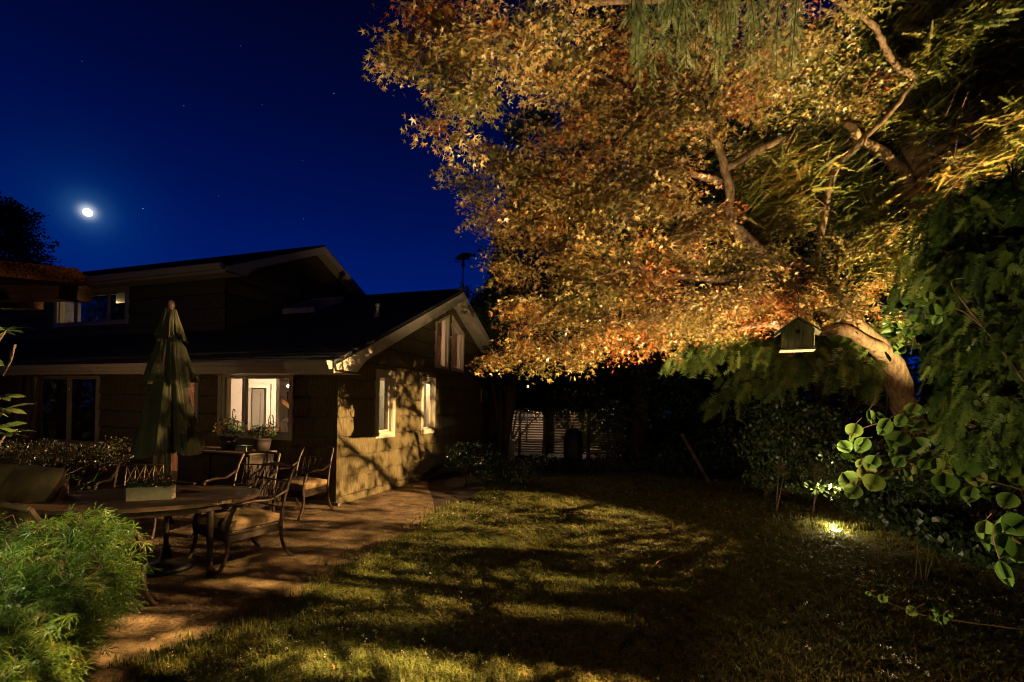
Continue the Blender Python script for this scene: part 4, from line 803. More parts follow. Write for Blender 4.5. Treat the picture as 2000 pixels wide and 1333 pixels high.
mb = MB(); cr = G(2060, 1110)
def stem(pts, r0=.0065, r1=.0025):
    q = resample([(*P(a, b, d), 0) for a, b, d in pts], 4); m_ = len(q); mb.tube([cr]+[Vector(x[:3]) for x in q], [r0*1.5]+[r0+(r1-r0)*i/(m_-1) for i in range(m_)], 6)
stem([(2010, 960, 3.3), (1900, 930, 3.3), (1830, 905, 3.3), (1760, 915, 3.3), (1700, 930, 3.3), (1640, 952, 3.3)]); stem([(1990, 900, 3.35), (1900, 870, 3.3), (1820, 880, 3.3), (1760, 900, 3.3)]); stem([(1960, 880, 3.4), (1820, 840, 3.3), (1730, 825, 3.3), (1660, 850, 3.3), (1650, 880, 3.3)])
stem([(2010, 760, 2.75), (1920, 640, 2.75), (1850, 600, 2.75), (1780, 640, 2.75), (1735, 660, 2.75)]); stem([(1920, 640, 2.75), (1860, 560, 2.75), (1870, 545, 2.75)]); stem([(2030, 1100, 2.2), (1990, 1060, 2.1), (1940, 1040, 2.1), (1960, 1115, 2.1)], .006); stem([(2000, 1230, 2.75), (1850, 1210, 2.75), (1780, 1195, 2.75), (1696, 1160, 2.75)], .004, .0015)
for p, q in zip(ps, ps2):                     # leaf stalks
    q = Vector(q); mb.tube([q, q-Vector(dr_[0])*0+Vector((random.uniform(.01, .05), 0, random.uniform(-.02, .04)))], [.0018, .0025], 4, False)
mb.build('stem', mat('viburnum_stem', (.09, .05, .025), .6), vroot, True); set_loc(vroot, cr)
# laceleaf maple mound, lower left
def lace():
    v = []; f = []; g = random.Random(4)
    for a in (-75, -38, 0, 38, 75):
        d = Vector((math.sin(R(a)), math.cos(R(a)), 0)); s = Vector((d.y, -d.x, 0)); L = 1.0-abs(a)/200
        o = len(v); v += [tuple(d*.05-s*.02), tuple(d*.05+s*.02), tuple(d*.55*L+s*.028+Vector((0, 0, -.06))), tuple(d*.55*L-s*.028+Vector((0, 0, -.06))), tuple(d*L*1.15+Vector((0, 0, -.45*L)))]; f += [(o, o+1, o+2), (o, o+2, o+3), (o+3, o+2, o+4)]
        for t in (.35, .55, .72):
            for q in (-1, 1):
                o = len(v); b = d*t*L+Vector((0, 0, -.25*t*t)); v += [tuple(b), tuple(b+d*.07), tuple(b+d*.20+s*q*.09+Vector((0, 0, -.06)))]; f.append((o, o+1, o+2))
    return v, f
LACE = leafmat('laceleaf_leaves', [(.025, .06, .005), (.05, .11, .009), (.10, .17, .018), (.20, .23, .03), (.24, .17, .03)], .3, .4, .45)
lr = tree('laceleaf_maple', 'low mound of finely cut bright green laceleaf maple at lower left', 'shrub')
lbl = [(40, 1045, 3.0, 110, 26, .3), (150, 1035, 3.0, 80, 22, .25), (40, 1110, 2.75, 110, 50, .3), (140, 1115, 2.8, 70, 40, .3), (200, 1110, 2.8, 30, 20, .15, .5), (20, 1200, 2.55, 80, 60, .3), (90, 1200, 2.6, 60, 50, .3), (20, 1290, 2.35, 60, 60, .25), (70, 1290, 2.4, 40, 40, .2, .8), (-10, 1350, 2.2, 70, 60, .25), (170, 1150, 2.7, 50, 30, .2, .8)]
c, i = blob_points(lbl, 640); pos, rot = sprays(c, 13, (.15, .11, .02), .35, (.25, -.35, 1), .9, .35)
scatter('crown', lace(), pos, rot, RNG.uniform(.055, .10, len(pos)), LACE, lr, np.repeat(np.clip(RNG.beta(2, 3, len(c))+.1*(RNG.random(len(c)) < .1), 0, 1), 13)+RNG.normal(0, .1, len(pos)))
base = Vector((-3.35, 2.75, 0)); mb = MB(); hb2 = [P(b[0], b[1], b[2]) for b in lbl]
for h in hb2: mb.tube([base, base+Vector((0, 0, .5)), base.lerp(h, .6)+Vector((0, 0, .25)), h], [.05, .035, .015, .005], 6)
twigs(mb, hb2, c[::2], i[::2], .0025); mb.build('trunk', BARKD, lr, True); set_loc(lr, base)
# rhododendron leaves at the left edge
RH = leafmat('rhododendron_leaves', [(.05, .09, .02), (.10, .15, .03), (.16, .19, .05)], .25, .35, .5)
LONG = ([(0, 0, 0), (-.13, .35, .03), (.13, .35, .03), (-.14, .7, .01), (.14, .7, .01), (0, 1, -.10)], [(0, 1, 2), (1, 3, 2), (2, 3, 4), (3, 5, 4)])
rr_ = tree('rhododendron_shrub', 'rhododendron with whorls of long leaves poking in at the left edge', 'shrub'); pts = []; dd = []; mb = MB(); base = Vector((-5.1, 3.5, 0))
for (x, y, k) in ((12, 645, 9), (-20, 640, 8), (2, 775, 8), (8, 800, 8), (-5, 835, 9), (12, 848, 7), (-40, 700, 9), (-30, 800, 9)):
    h = P(x, y, 3.6)
    for j in range(k): a = j/k*6.28+random.random()*.5; pts.append(h); dd.append((math.cos(a), math.sin(a)*.8, random.uniform(-.35, .35)))
    mb.tube([base, base.lerp(h, .6)+Vector((-.2, 0, .2)), h-Vector((.08, 0, .12)), h], [.035, .02, .010, .006], 6)
for a, b, c_x in ((20, 690, 28), (22, 678, 35)): mb.tube([P(5, 735, 3.6), P(a, 705, 3.6), P(c_x-6, b-5, 3.6)], [.006, .005, .009], 5)
mb.build('stem', BARKD, rr_, True); pts = np.array(pts); scatter('foliage', LONG, pts, rotmats(np.array(dd), dirs_mix(len(pts), (0, -.4, 1), .3)), RNG.uniform(.13, .20, len(pts)), RH, rr_); set_loc(rr_, base)
# flowering plants behind the table, left
PINK = leafmat('pink_petals', [(.35, .05, .07), (.5, .10, .12)], .3); RED = leafmat('red_petals', [(.14, .006, .005), (.24, .015, .012)], .2); ORANGE = leafmat('salmon_petals', [(.5, .12, .06), (.4, .03, .03)], .3)
hr = bush('heath_shrub', 'wide low shrub with tiny glinting leaves and pale flowers under the left window', [(20, 885, 6.4, 60, 24, .3), (90, 885, 6.6, 60, 26, .3), (160, 890, 6.7, 60, 22, .3), (40, 905, 6.0, 70, 16, .3), (210, 890, 7.0, 40, 26, .3), (230, 865, 7.2, 26, 16, .2, .4)], 3600, LEAF2, .02, .045, leafmat('heath_leaves', [(.01, .014, .006), (.025, .026, .010), (.05, .045, .02), (.12, .10, .05)], .2, .3, .6))
pr_ = tree('valerian_plant', 'tall stemmed plant topped with small pink flowers behind the wicker sofa', 'plant'); base = P(120, 930, 5.6); base.z = 0; mb = MB(); fl = []; lv = []
for (x, y) in ((123, 868), (181, 888), (85, 880), (73, 885), (97, 885), (108, 893), (142, 885), (149, 906), (196, 912), (204, 918), (111, 905), (160, 880)):
    h = P(x, y, 5.5); b0 = base+Vector((random.gauss(0, .12), random.gauss(0, .08), .2)); m_ = b0.lerp(h, .5)+Vector((random.gauss(0, .03), 0, 0)); mb.tube([base, b0, m_, h], [.006, .005, .004, .003], 5, False); fl += [h+Vector((random.gauss(0, .012), random.gauss(0, .012), random.gauss(0, .014))) for _ in range(9)]
    for t in range(14): lv.append(b0.lerp(h, random.random()*.85)+Vector((random.gauss(0, .01), 0, 0)))
mb.build('stem', mat('green_stem', (.08, .12, .05), .6), pr_, True); lv = np.array([tuple(v) for v in lv]); scatter('foliage', LEAF2, lv, rotmats(dirs_mix(len(lv), (0, 0, .8), .6), rand_dirs(len(lv))), RNG.uniform(.04, .07, len(lv)), RH, pr_)
for q_ in range(0, len(fl), 9):
    ff = np.array([tuple(v) for v in fl[q_:q_+9]]); scatter('flower', CLUMP, ff, rotmats(rand_dirs(9), rand_dirs(9)), np.full(9, .016), PINK, pr_); set_loc(pr_, base)
# vine trunk beside the left window
vt = tree('vine_trunk', 'gnarled climbing vine trunk standing left of the lower left window', 'vine'); mb = MB(); b0 = H(onF(42, 880, -.35)[0], -.35, 0)
for k in range(7):
    x = onF(28+k*5, 800, -.35)[0]; z1 = 2.2; mb.tube([H(x+random.gauss(0, .03), -.35, 0), H(x+.12*math.sin(k), -.33, .7), H(x-.1*math.sin(k*1.7), -.30, 1.3), H(x+random.gauss(0, .15), -.3, z1)], [.06, .05, .045, .03], 7)
mb.build('trunk', mat('vine_bark', (.09, .045, .025), .6, (.22, .12, .07), 10, .8, stretch=(3, 3, .6)), vt, True); set_loc(vt, b0)

# ------------------------------------------------------------------ fence and what stands by it
FW = mat('fence_wood', (.10, .055, .035), .75, (.20, .11, .07), 5, .4, stretch=(.6, 3, 6))
def fence(label, px0, px1, py_top, d, n):
    a = P(px0, 800, d); b = P(px1, 800, d); top = P((px0+px1)/2, py_top, d).z; L = b.x-a.x; r = empty('slatted_fence', (a.x, d, 0), 0, label=label, cat='fence', group='slatted fence panels at the end of the garden')
    m = MB(); h = (top-.1)/n
    for k in range(n): m.box(0, L, -.012, .012, .1+k*h, .1+k*h+h*.58)
    m.build('slat_panel', FW, r)
    for x in (0, L*.5, L): MB().box(x-.045, x+.045, .013, .10, 0, top+.06).build('post', FW, r)
    MB().box(-.05, L+.05, -.05, .12, top+.062, top+.10).build('top_rail', FW, r)
fence('lower slatted wood fence panel, left, next to the house', 965, 1067, 812, 16.0, 15)
fence('slightly taller slatted wood fence panel in the middle', 1069, 1150, 806, 15.7, 15)
fence('slatted wood fence panel at the right, half hidden by dark shrubs', 1152, 1225, 810, 15.9, 15)
nb = empty('neighbour_house', P(1040, 800, 23), 0, label='neighbouring house glimpsed over the fence with a lit porch', cat='house'); nb.location.z = 0
MB().box(-2.6, 4.6, .6, 4, 0, 2.15).build('wall', mat('neighbour_wall', (.42, .30, .24), .8, (.5, .36, .30), 3), nb)
MB().prism([(-3, 2.152), (5, 2.152), (1, 3.0)], lambda a, n, z: (a, .3-n, z), 0, -4.2).build('roof', SHING, nb)
w_ = MB().ring(rect(-.9, .9, .1, 1.9), rect(-.84, .96, .04, 1.84), lambda a, n, z: (a, .6-n, z), 0, .04).build('window', TRIM, nb)
MB().prism(rect(-.84, .96, .04, 1.84), lambda a, n, z: (a, .6-n, z), 0.002, .02).build('pane', emat('neighbour_lit_pane', (1, .6, .42), .10), w_)
lp = P(1030, 803, 22.5); pl_ = empty('porch_lamp', (lp.x, lp.y, 0), 0, label='bright round porch lamp on a post beyond the slatted fence', cat='lamp')
MB().lathe([(.03, 0), (.03, lp.z-.12), (.07, lp.z-.10), (.0, lp.z-.1)], 10).build('post', DARK, pl_)
MB().lathe([(.0, lp.z-.09), (.06, lp.z-.06), (.085, lp.z), (.06, lp.z+.06), (0, lp.z+.09)], 14).build('globe', emat('lit_globe', (1, .78, .5), 22), pl_, True)
lamp('porch_lamp_glow', 'POINT', lp+Vector((0, -.25, .05)), 130, (1, .72, .42), rad=.06)
lamp('neighbour_yard_glow', 'POINT', (P(1135, 800, 19.5).x, 19.5, 1.5), 260, (1, .72, .42), rad=.06)
NEI = leafmat('hedge_leaves', [(.05, .07, .015), (.10, .12, .03), (.2, .2, .06)], .4, .5)
bush('hedge_shrub', 'leafy hedge shrub lit yellow green behind the left fence panel', [(1000, 780, 19, 30, 18, .4), (1050, 770, 19, 50, 26, .5), (1020, 760, 19.5, 50, 20, .4), (1075, 795, 19, 20, 16, .4)], 2600, CLUMP, .04, .09, NEI, stem=.03, group='hedge behind the fence')
bush('hedge_shrub', 'thin leafy hedge shrub lit warm behind the right fence panels', [(1140, 770, 19, 60, 20, .5, .6), (1160, 798, 18.5, 40, 8, .4), (1230, 790, 18.5, 40, 20, .4, .6)], 1100, CLUMP, .04, .09, NEI, stem=.03, group='hedge behind the fence')
bush('rose_bush', 'rose bush with dim red blooms against the slatted fence', [(1136, 818, 14.6, 12, 10, .2), (1160, 830, 14.6, 12, 10, .2)], 60, CLUMP, .06, .10, RED, stem=.012)
kb = empty('covered_barbecue', (P(1120, 850, 13.0).x, 13.0, 0), 0, label='tall rounded barbecue under a dark cover in front of the fence', cat='barbecue')
MB().lathe([(.26, .0), (.27, .4), (.27, .8), (.23, .98), (.15, 1.08), (.05, 1.12), (0, 1.12)], 20, ripple=lambda t, i: 1+.03*math.sin(t*7)).build('cover', mat('cover_cloth', (.015, .013, .012), .5), kb, True)
MB().box(-.2, .2, -.2, .2, -.0, .02).build('base', DARK, kb)
ab = H(.42, 7.0, 0); ac = empty('utility_box', ab, HA, label='low grey utility box against the far end of the gable wall', cat='box')
MB().box(-.25, .35, -.35, .35, .0, .62).build('body', mat('grey_box', (.20, .18, .13), .6), ac, bevel=.02); MB().box(-.28, .38, -.38, .38, .622, .66).build('lid', mat('grey_lid', (.25, .22, .16), .6), ac, bevel=.01)
# weathervane with a fish
wv = P(905, 500, 14.0); wr = empty('weathervane', (wv.x, wv.y, 0), R(6), label='dark fish shaped weathervane on a tall pole above the gable peak', cat='weathervane')
sc_ = 14.0/F
MB().tube([(0, 0, 0), (0, 0, wv.z-.12)], .018, 8).lathe([(0, wv.z-.37), (.05, wv.z-.33), (.06, wv.z-.28), (.03, wv.z-.2), (.045, wv.z-.14), (.02, wv.z-.08), (.02, wv.z-.05)], 10).build('pole', DARK, wr, True)
fp = [(273, 437), (290, 415), (330, 385), (365, 355), (395, 335), (440, 325), (500, 330), (545, 318), (565, 322), (560, 340), (590, 345), (620, 330), (655, 305), (650, 340), (668, 405), (640, 395), (600, 375), (555, 392), (530, 415), (550, 440), (545, 458), (490, 440), (440, 465), (420, 485), (400, 468), (340, 465), (300, 458)]
fp = [((860+x/9.52-905)*sc_, wv.z+(500-(460+y/9.52))*sc_) for x, y in fp]
MB().prism(fp, lambda a, n, z: (a, n, z), -.02, .02).build('fish', mat('verdigris_copper', (.03, .035, .03), .5, metal=.6), wr, bevel=.006)
a = MB(); zc = wv.z-.19
for dx, dy in ((1, 0), (-1, 0), (0, 1), (0, -1)): a.tube([(0, 0, zc), (dx*.27, dy*.27, zc)], .008, 6)
for s in (-1, 1):
    a.tube([(s*.24, 0, zc-.045), (s*.24, 0, zc+.045), (s*.29, 0, zc-.045), (s*.29, 0, zc+.045)] if s < 0 else [(s*.29, 0, zc+.045), (s*.24, 0, zc+.045), (s*.24, 0, zc), (s*.28, 0, zc), (s*.24, 0, zc), (s*.24, 0, zc-.045), (s*.29, 0, zc-.045)], .007, 5)
a.build('compass_arms', DARK, wr)
# birdhouse
bd = 6.0; c0 = P(1557, 655, bd); bh = empty('birdhouse', c0, R(-28), label='mossy wooden birdhouse with pointed roof hanging from the maple', cat='birdhouse')
w2, hh = .18, .19
BW = mat('mossy_board', (.030, .030, .010), .85, (.085, .080, .026), 8, .7, stretch=(5, 5, .5))
MB().prism([(-w2, -hh), (w2, -hh), (w2, .06), (0, .19), (-w2, .06)], lambda a, n, z: (a, n, z), -.12, .12).build('box', BW, bh, bevel=.004)
for s in (-1, 1): MB().bar((0, -.16, .205), (s*.235, -.16, .03), .0, .02)
m = MB()
for s in (-1, 1): m.add([(0, -.17, .20), (s*.25, -.17, .005), (s*.25, .17, .005), (0, .17, .20), (0, -.17, .225), (s*.26, -.17, .02), (s*.26, .17, .02), (0, .17, .225)], [(0, 1, 2, 3), (4, 7, 6, 5), (0, 4, 5, 1), (1, 5, 6, 2), (2, 6, 7, 3), (3, 7, 4, 0)])
m.build('roof', mat('mossy_roof', (.04, .035, .015), .9, (.09, .08, .03), 20, .9), bh)
MB().box(-w2-.015, w2+.015, -.15, .14, -hh-.02, -hh-.001).build('floor', mat('pale_board', (.14, .095, .06), .7), bh)
MB().lathe([(0, .0), (.028, 0), (.028, .004), (0, .004)], 16).build('entrance_hole', mat('hole', (.004, .003, .002), .9), bh, loc=(0, -.1, .0)).matrix_local = Matrix.Translation((0, -.1205, .03)) @ Matrix.Rotation(R(90), 4, 'X')
MB().tube([(-.0, 0, .22), (.01, 0, .5), (-.02, .3, .75)], .005, 6).build('hanger', DARK, bh)
# lawn spotlight fixture
sl_ = empty('lawn_spotlight', SPOT, 0, label='small round spotlight let into the lawn, glaring among long grass', cat='spotlight')
MB().lathe([(.075, -.02), (.078, .03), (.066, .034), (.064, .012), (0, .012)], 22).build('housing', DARK, sl_, True)
MB().lathe([(0, .030), (.03, .029), (.060, .022), (.062, .014)], 22).build('lens', emat('lit_lens', (1, .80, .52), 30), sl_, True)
# the moon
mn = MB(); mp_ = MOON*1600
mn.lathe([(9.5*math.sin(R(a)), -9.5*math.cos(R(a))) for a in range(0, 181, 15)], 24)
mo_ = mn.build('moon', emat('moon_light', (1, .97, .9), 3), None, True, loc=mp_); tag(mo_, 'bright full moon low in the dark blue sky', 'moon')

# ------------------------------------------------------------------ patio furniture
CHM = mat('bronze_metal', (.035, .022, .014), .42, (.07, .045, .028), 14, .15, metal=.5)
CUS = mat('tan_cushion', (.20, .12, .05), .85, (.28, .18, .08), 8, .25, bscale=60)
TBM = mat('table_slats', (.08, .045, .022), .5, (.15, .088, .042), 5, .35, stretch=(1, 12, 1))
def chair(name, label, loc, rz, cushion=True, group='metal armchairs round the patio table'):
    r = empty(name, loc, rz, label=label, cat='chair', group=group); w = .29
    MB().box(-w, w, -.28, .26, .37, .405).build('seat', CHM, r, bevel=.006)
    ap = MB()
    for s in (-1, 1): ap.box(s*w-.012, s*w+.012, -.27, .25, .31, .37)
    ap.box(-w+.013, w-.013, -.285, -.262, .31, .37); ap.build('apron', CHM, r)
    for s in (-1, 1):
        x = s*(w+.012)
        MB().tube([Vector(q[:3]) for q in resample([(x, -.40, .0), (x, -.33, .10), (x, -.285, .26), (x, -.30, .42), (x, -.265, .56), (x, -.22, .655)], 3)], .020, 8).build('leg', CHM, r, True)
        MB().tube([Vector(q[:3]) for q in resample([(x, .40, .0), (x, .33, .08), (x, .275, .22), (x, .265, .40)], 3)], .020, 8).build('leg', CHM, r, True)
        MB().tube([Vector(q[:3]) for q in resample([(x, -.22, .665), (x, -.05, .675), (x, .12, .66), (x, .24, .70), (x, .335, .74)], 3)], .017, 8).build('armrest', CHM, r, True)
    b = MB()
    for s in (-1, 1): b.tube([Vector(q[:3]) for q in resample([(s*(w+.012), .265, .40), (s*(w+.01), .29, .60), (s*w, .35, .80), (s*(w-.02), .43, .97)], 3)], .017, 8)
    b.tube([(-w+.02, .43, .965), (-.1, .44, .985), (.1, .44, .985), (w-.02, .43, .965)], .018, 8); b.tube([(-w, .36, .82), (w, .36, .82)], .011, 6); b.tube([(-w, .29, .55), (w, .29, .55)], .011, 6)
    for k in range(-2, 3):
        b.tube([(k*.10, .29, .55), (k*.10, .36, .82)], .008, 6)
        if k < 2: b.tube([(k*.10, .29, .55), (k*.10+.10, .36, .82)], .006, 5); b.tube([(k*.10+.10, .29, .55), (k*.10, .36, .82)], .006, 5)
    b.build('backrest', CHM, r)
    if cushion:
        n = 12; v = []; f = []
        def ch(u, t): 
            e = (1-abs(u)**5)*(1-abs(t)**5); return .035+.040*max(e, 0)**.6
        for sgn in (1, -1):
            for i in range(n+1):
                for j in range(n+1):
                    u, t = i/n*2-1, j/n*2-1; v.append((u*(w+.005), -.01+t*.27, .455+sgn*(ch(u, t)-.012*math.exp(-((u*8) % 4-2)**2*2))))
        N1 = (n+1)**2
        for i in range(n):
            for j in range(n): q = i*(n+1)+j; f.append((q, q+1, q+n+2, q+n+1)); f.append((N1+q, N1+q+n+1, N1+q+n+2, N1+q+1))
        bd_ = [i*(n+1) for i in range(n+1)]+[n*(n+1)+j for j in range(1, n+1)]+[i*(n+1)+n for i in range(n-1, -1, -1)]+[j for j in range(n-1, 0, -1)]
        for a, c in zip(bd_, bd_[1:]+bd_[:1]): f.append((a, c, N1+c, N1+a))
        cu = MB().add(v, f).build('cushion', CUS, r, True)
        pp = [(v[a][0]*1.01, v[a][1]*1.01, .455) for a in bd_]; MB().tube(pp+pp[:1], .007, 5, False).build('piping', CUS, cu)
    return r
chair('patio_armchair', 'bronze metal armchair with tan cushion at the right end of the oval table', (-2.86, 4.83, .008), R(-30))
chair('patio_armchair', 'bronze metal armchair with tan cushion standing by the house corner', (-3.22, 6.95, .008), R(-14))
chair('patio_armchair', 'dark metal armchair behind the oval table, between the umbrella and the sofa', (-4.75, 5.75, .008), R(22), False)
chair('patio_armchair', 'dark metal armchair nearest the camera, its leg showing beside the laceleaf maple', (-3.28, 3.42, .008), R(168), False)
chair('patio_armchair', 'dark metal armchair without cushion behind the table next to the umbrella', (-3.55, 5.95, .008), R(-8), False)
# oval slatted table
tb = empty('patio_table', (-3.58, 4.5, .008), R(19), label='oval dark slatted patio table with the umbrella through its middle', cat='table')
A_, B_ = .98, .60; m = MB(); ns = 26
for k in range(ns):
    y0 = -B_+k*2*B_/ns; y1 = y0+2*B_/ns*.70; xa = A_*math.sqrt(max(0, 1-(max(abs(y0), abs(y1))/B_)**2))
    if xa > .05: m.box(-xa+.02, xa-.02, y0, y1, .715, .735)
m.build('slats', TBM, tb)
ov = lambda s, z: [(A_*s*math.cos(t*2*math.pi/48), B_*s*math.sin(t*2*math.pi/48), z) for t in range(48)]
m = MB(); v = ov(.955, .738)+ov(1.0, .738)+ov(1.0, .70)+ov(.955, .70); m.add(v, [(q*48+i, q*48+(i+1) % 48, ((q+1) % 4)*48+(i+1) % 48, ((q+1) % 4)*48+i) for q in range(4) for i in range(48)]); m.build('rim', TBM, tb)
m = MB(); v = ov(.86, .698)+ov(.86, .63)+ov(.83, .63)+ov(.83, .698); m.add(v, [(q*48+i, q*48+(i+1) % 48, ((q+1) % 4)*48+(i+1) % 48, ((q+1) % 4)*48+i) for q in range(4) for i in range(48)]); m.build('apron', CHM, tb)
for x in (-.62, .62):
    for y in (-.33, .33): MB().lathe([(.0, 0), (.035, 0), (.022, .04), (.028, .2), (.034, .5), (.03, .629)], 12, (x, y)).build('leg', CHM, tb, True)
# closed umbrella standing through the table
um = empty('patio_umbrella', (-3.44, 4.56, .008), 0, label='closed olive green patio umbrella standing through the table', cat='umbrella')
UF = mat('umbrella_cloth', (.022, .020, .008), .85, (.052, .046, .018), 5, .3, bscale=90)
MB().tube([(0, 0, .05), (0, 0, 2.62)], .021, 12).build('pole', mat('umbrella_pole', (.05, .035, .02), .5), um, True)
MB().lathe([(0, 0), (.24, 0), (.25, .03), (.22, .06), (.06, .09), (.03, .22), (0, .22)], 24).build('base', DARK, um, True)
MB().lathe([(0, 2.69), (.022, 2.685), (.038, 2.66), (.04, 2.63), (.028, 2.61), (.030, 2.595), (.0, 2.59)], 14).build('finial', mat('brown_finial', (.04, .018, .010), .5), um, True)
MB().box(.022, .06, -.03, .03, 1.16, 1.26).tube([(.06, 0, 1.2), (.10, 0, 1.2), (.10, 0, 1.14)], .008, 6).build('crank', DARK, um)
def tier(z0, z1, r0, r1, nf, amp, seed, sag=.04, skew=(0, 0)):
    g_ = random.Random(seed); nn = 96; rows = 12; ph = [g_.uniform(0, 6.28) for _ in range(5)]; v = []
    for i in range(rows+1):
        t = i/rows; r_ = r0+(r1-r0)*t**1.05; z = z0+(z1-z0)*t
        for k in range(nn):
            th = 2*math.pi*k/nn; w = math.cos(nf*th+ph[0]+.5*math.sin(2*th+ph[1])+.5*t)*(.75+.35*math.sin(2*th+ph[4])); w = math.copysign(abs(w)**.7, w)
            rr = r_*(1+amp*t**.5*w+.10*t*math.sin(3*th+ph[2])+.09*math.sin(19*th+ph[3]+2*t)+.05*math.sin(31*th+ph[2]-3*t)); rr *= 1-.10*math.exp(-((nf*th+ph[0]) % (2*math.pi)-math.pi)**2*3)*t**.3; rr = max(rr, .024)
            v.append((rr*math.cos(th)+skew[0]*t, rr*math.sin(th)*.9+skew[1]*t, z-sag*t*t*w+.03*t*math.sin(3*th+ph[4])+.012*t*math.sin(11*th+ph[2])))
    return MB().add(v, [(i*nn+k, i*nn+(k+1) % nn, (i+1)*nn+(k+1) % nn, (i+1)*nn+k) for i in range(rows) for k in range(nn)])
tier(2.60, 2.31, .05, .125, 8, .20, 1, .012).build('canopy_vent', UF, um, True)
tier(2.35, 1.86, .085, .185, 8, .30, 2, .018).build('canopy_tier', UF, um, True)
cn = tier(1.95, 1.17, .125, .245, 9, .34, 5, .02, (.01, 0)).build('canopy', UF, um, True)
m = MB()
for k in range(8): a = k*math.pi/4+.2; m.tube([(.03*math.cos(a), .03*math.sin(a), 2.5), (.10*math.cos(a), .10*math.sin(a), 1.8), (.13*math.cos(a), .13*math.sin(a), 1.16)], .008, 5)
m.build('ribs', CHM, um)
# planter box with red flowers on the table
pl0 = P(300, 965, 4.45); px_b = empty('planter_box', (pl0.x+.05, 4.36, .746), R(20), label='pale wooden planter box of small red flowers on the oval table', cat='planter')
CR = mat('cream_box', (.22, .18, .10), .7, (.32, .27, .16), 9, .3)
m = MB(); bl, bw, bh_ = .18, .055, .125
m.box(-bl, bl, -bw, -bw+.012, 0, bh_).box(-bl, bl, bw-.012, bw, 0, bh_).box(-bl, -bl+.012, -bw+.012, bw-.012, 0, bh_).box(bl-.012, bl, -bw+.012, bw-.012, 0, bh_).box(-bl+.012, bl-.012, -bw+.012, bw-.012, .0, .1)
m.build('box', CR, px_b)
n = 500; p = np.stack([RNG.uniform(-bl, bl*.9, n), RNG.normal(0, .035, n), .11+.07*RNG.random(n)], 1); scatter('foliage', LEAF2, p, rotmats(dirs_mix(n, (0, 0, .6), .6), rand_dirs(n)), RNG.uniform(.015, .035, n), IVY, px_b)
for k in range(16):
    q = (random.uniform(-bl*.9, bl*.9), random.gauss(0, .03), random.uniform(.16, .21)); n = 7; scatter('flower', LEAF2, np.array([q]*n)+RNG.normal(0, .003, (n, 3)), rotmats(dirs_mix(n, (0, -.2, .5), .7), rand_dirs(n)), np.full(n, .020), random.choice((RED, ORANGE, ORANGE)), px_b)
# wicker sofa at the left
ws = empty('wicker_sofa', (-4.97, 4.10, .008), R(-8), label='brown wicker sofa with curved back and tan cushions at the left edge', cat='sofa')
WK = mat('wicker', (.10, .035, .018), .5, (.19, .075, .035), 30, .3)
bt = WK.node_tree; bb = bt.nodes['Principled BSDF']; tcx = bt.nodes.new('ShaderNodeTexCoord'); br = bt.nodes.new('ShaderNodeTexBrick'); br.inputs['Scale'].default_value = 14; br.inputs['Mortar Size'].default_value = .03
bt.links.new(tcx.outputs['UV'], br.inputs[0]); bp = bt.nodes.new('ShaderNodeBump'); bp.inputs['Distance'].default_value = .01; bt.links.new(br.outputs['Fac'], bp.inputs['Height']); bt.links.new(bp.outputs[0], bb.inputs['Normal'])
def shell(r0, z1f, t=.05, a0=-.15, a1=math.pi+.15, n=56, rows=12):
    v = []; 
    for i in range(rows+1):
        for k in range(n+1):
            a = a0+(a1-a0)*k/n; zt = z1f(a); z = .08+(zt-.08)*i/rows; wv_ = .004*(1 if (i+k) % 2 else -1); rr = r0+.08*(i/rows)+wv_
            v.append((rr*1.25*math.cos(a), rr*math.sin(a)*.85, z))
    o = len(v)
    for i in range(rows+1):
        for k in range(n+1):
            a = a0+(a1-a0)*k/n; zt = z1f(a); z = .08+(zt-.08)*i/rows; rr = r0+.08*(i/rows)-t
            v.append((rr*1.25*math.cos(a), rr*math.sin(a)*.85, z))
    f = [(i*(n+1)+k, i*(n+1)+k+1, (i+1)*(n+1)+k+1, (i+1)*(n+1)+k) for i in range(rows) for k in range(n)]
    f += [tuple(o+q for q in x[::-1]) for x in f]; f += [(rows*(n+1)+k, rows*(n+1)+k+1, o+rows*(n+1)+k+1, o+rows*(n+1)+k) for k in range(n)]
    return MB().add(v, f), [(1.25*(r0+.055)*math.cos(a0+(a1-a0)*k/n), .85*(r0+.055)*math.sin(a0+(a1-a0)*k/n), z1f(a0+(a1-a0)*k/n)+.01) for k in range(n+1)]
zt = lambda a: .60+.30*max(0, math.sin(max(0, min(math.pi, a))))**.8
m, rim = shell(.62, zt); m.build('wicker_back', WK, ws, True); MB().tube(rim, .028, 8).build('rim', WK, ws, True)
MB().box(-.70, .70, -.30, .38, .10, .32).build('seat_base', WK, ws, bevel=.02)
def pillow(cx, cy, cz, sx, sy, sz, tilt, yaw, nm='cushion'):
    n = 12; v = []; f = []
    for sgn in (1, -1):
        for i in range(n+1):
            for j in range(n+1):
                u, t = i/n*2-1, j/n*2-1; k = max(0, (1-u**4)*(1-t**4))**.5; v.append(Matrix.Translation((cx, cy, cz)) @ Matrix.Rotation(yaw, 4, 'Z') @ Matrix.Rotation(tilt, 4, 'X') @ Vector((u*sx, t*sy, sgn*sz*k+.006*math.sin(u*9+t*3))))
    N1 = (n+1)**2
    for i in range(n):
        for j in range(n): q = i*(n+1)+j; f.append((q, q+1, q+n+2, q+n+1)); f.append((N1+q, N1+q+n+1, N1+q+n+2, N1+q+1))
    MB().add(v, f).build(nm, CUS, ws, True)
pillow(0, .02, .385, .66, .34, .075, 0, 0, 'seat_cushion'); pillow(-.34, .27, .76, .34, .29, .12, R(64), R(12)); pillow(.34, .27, .76, .34, .29, .12, R(64), R(-12))

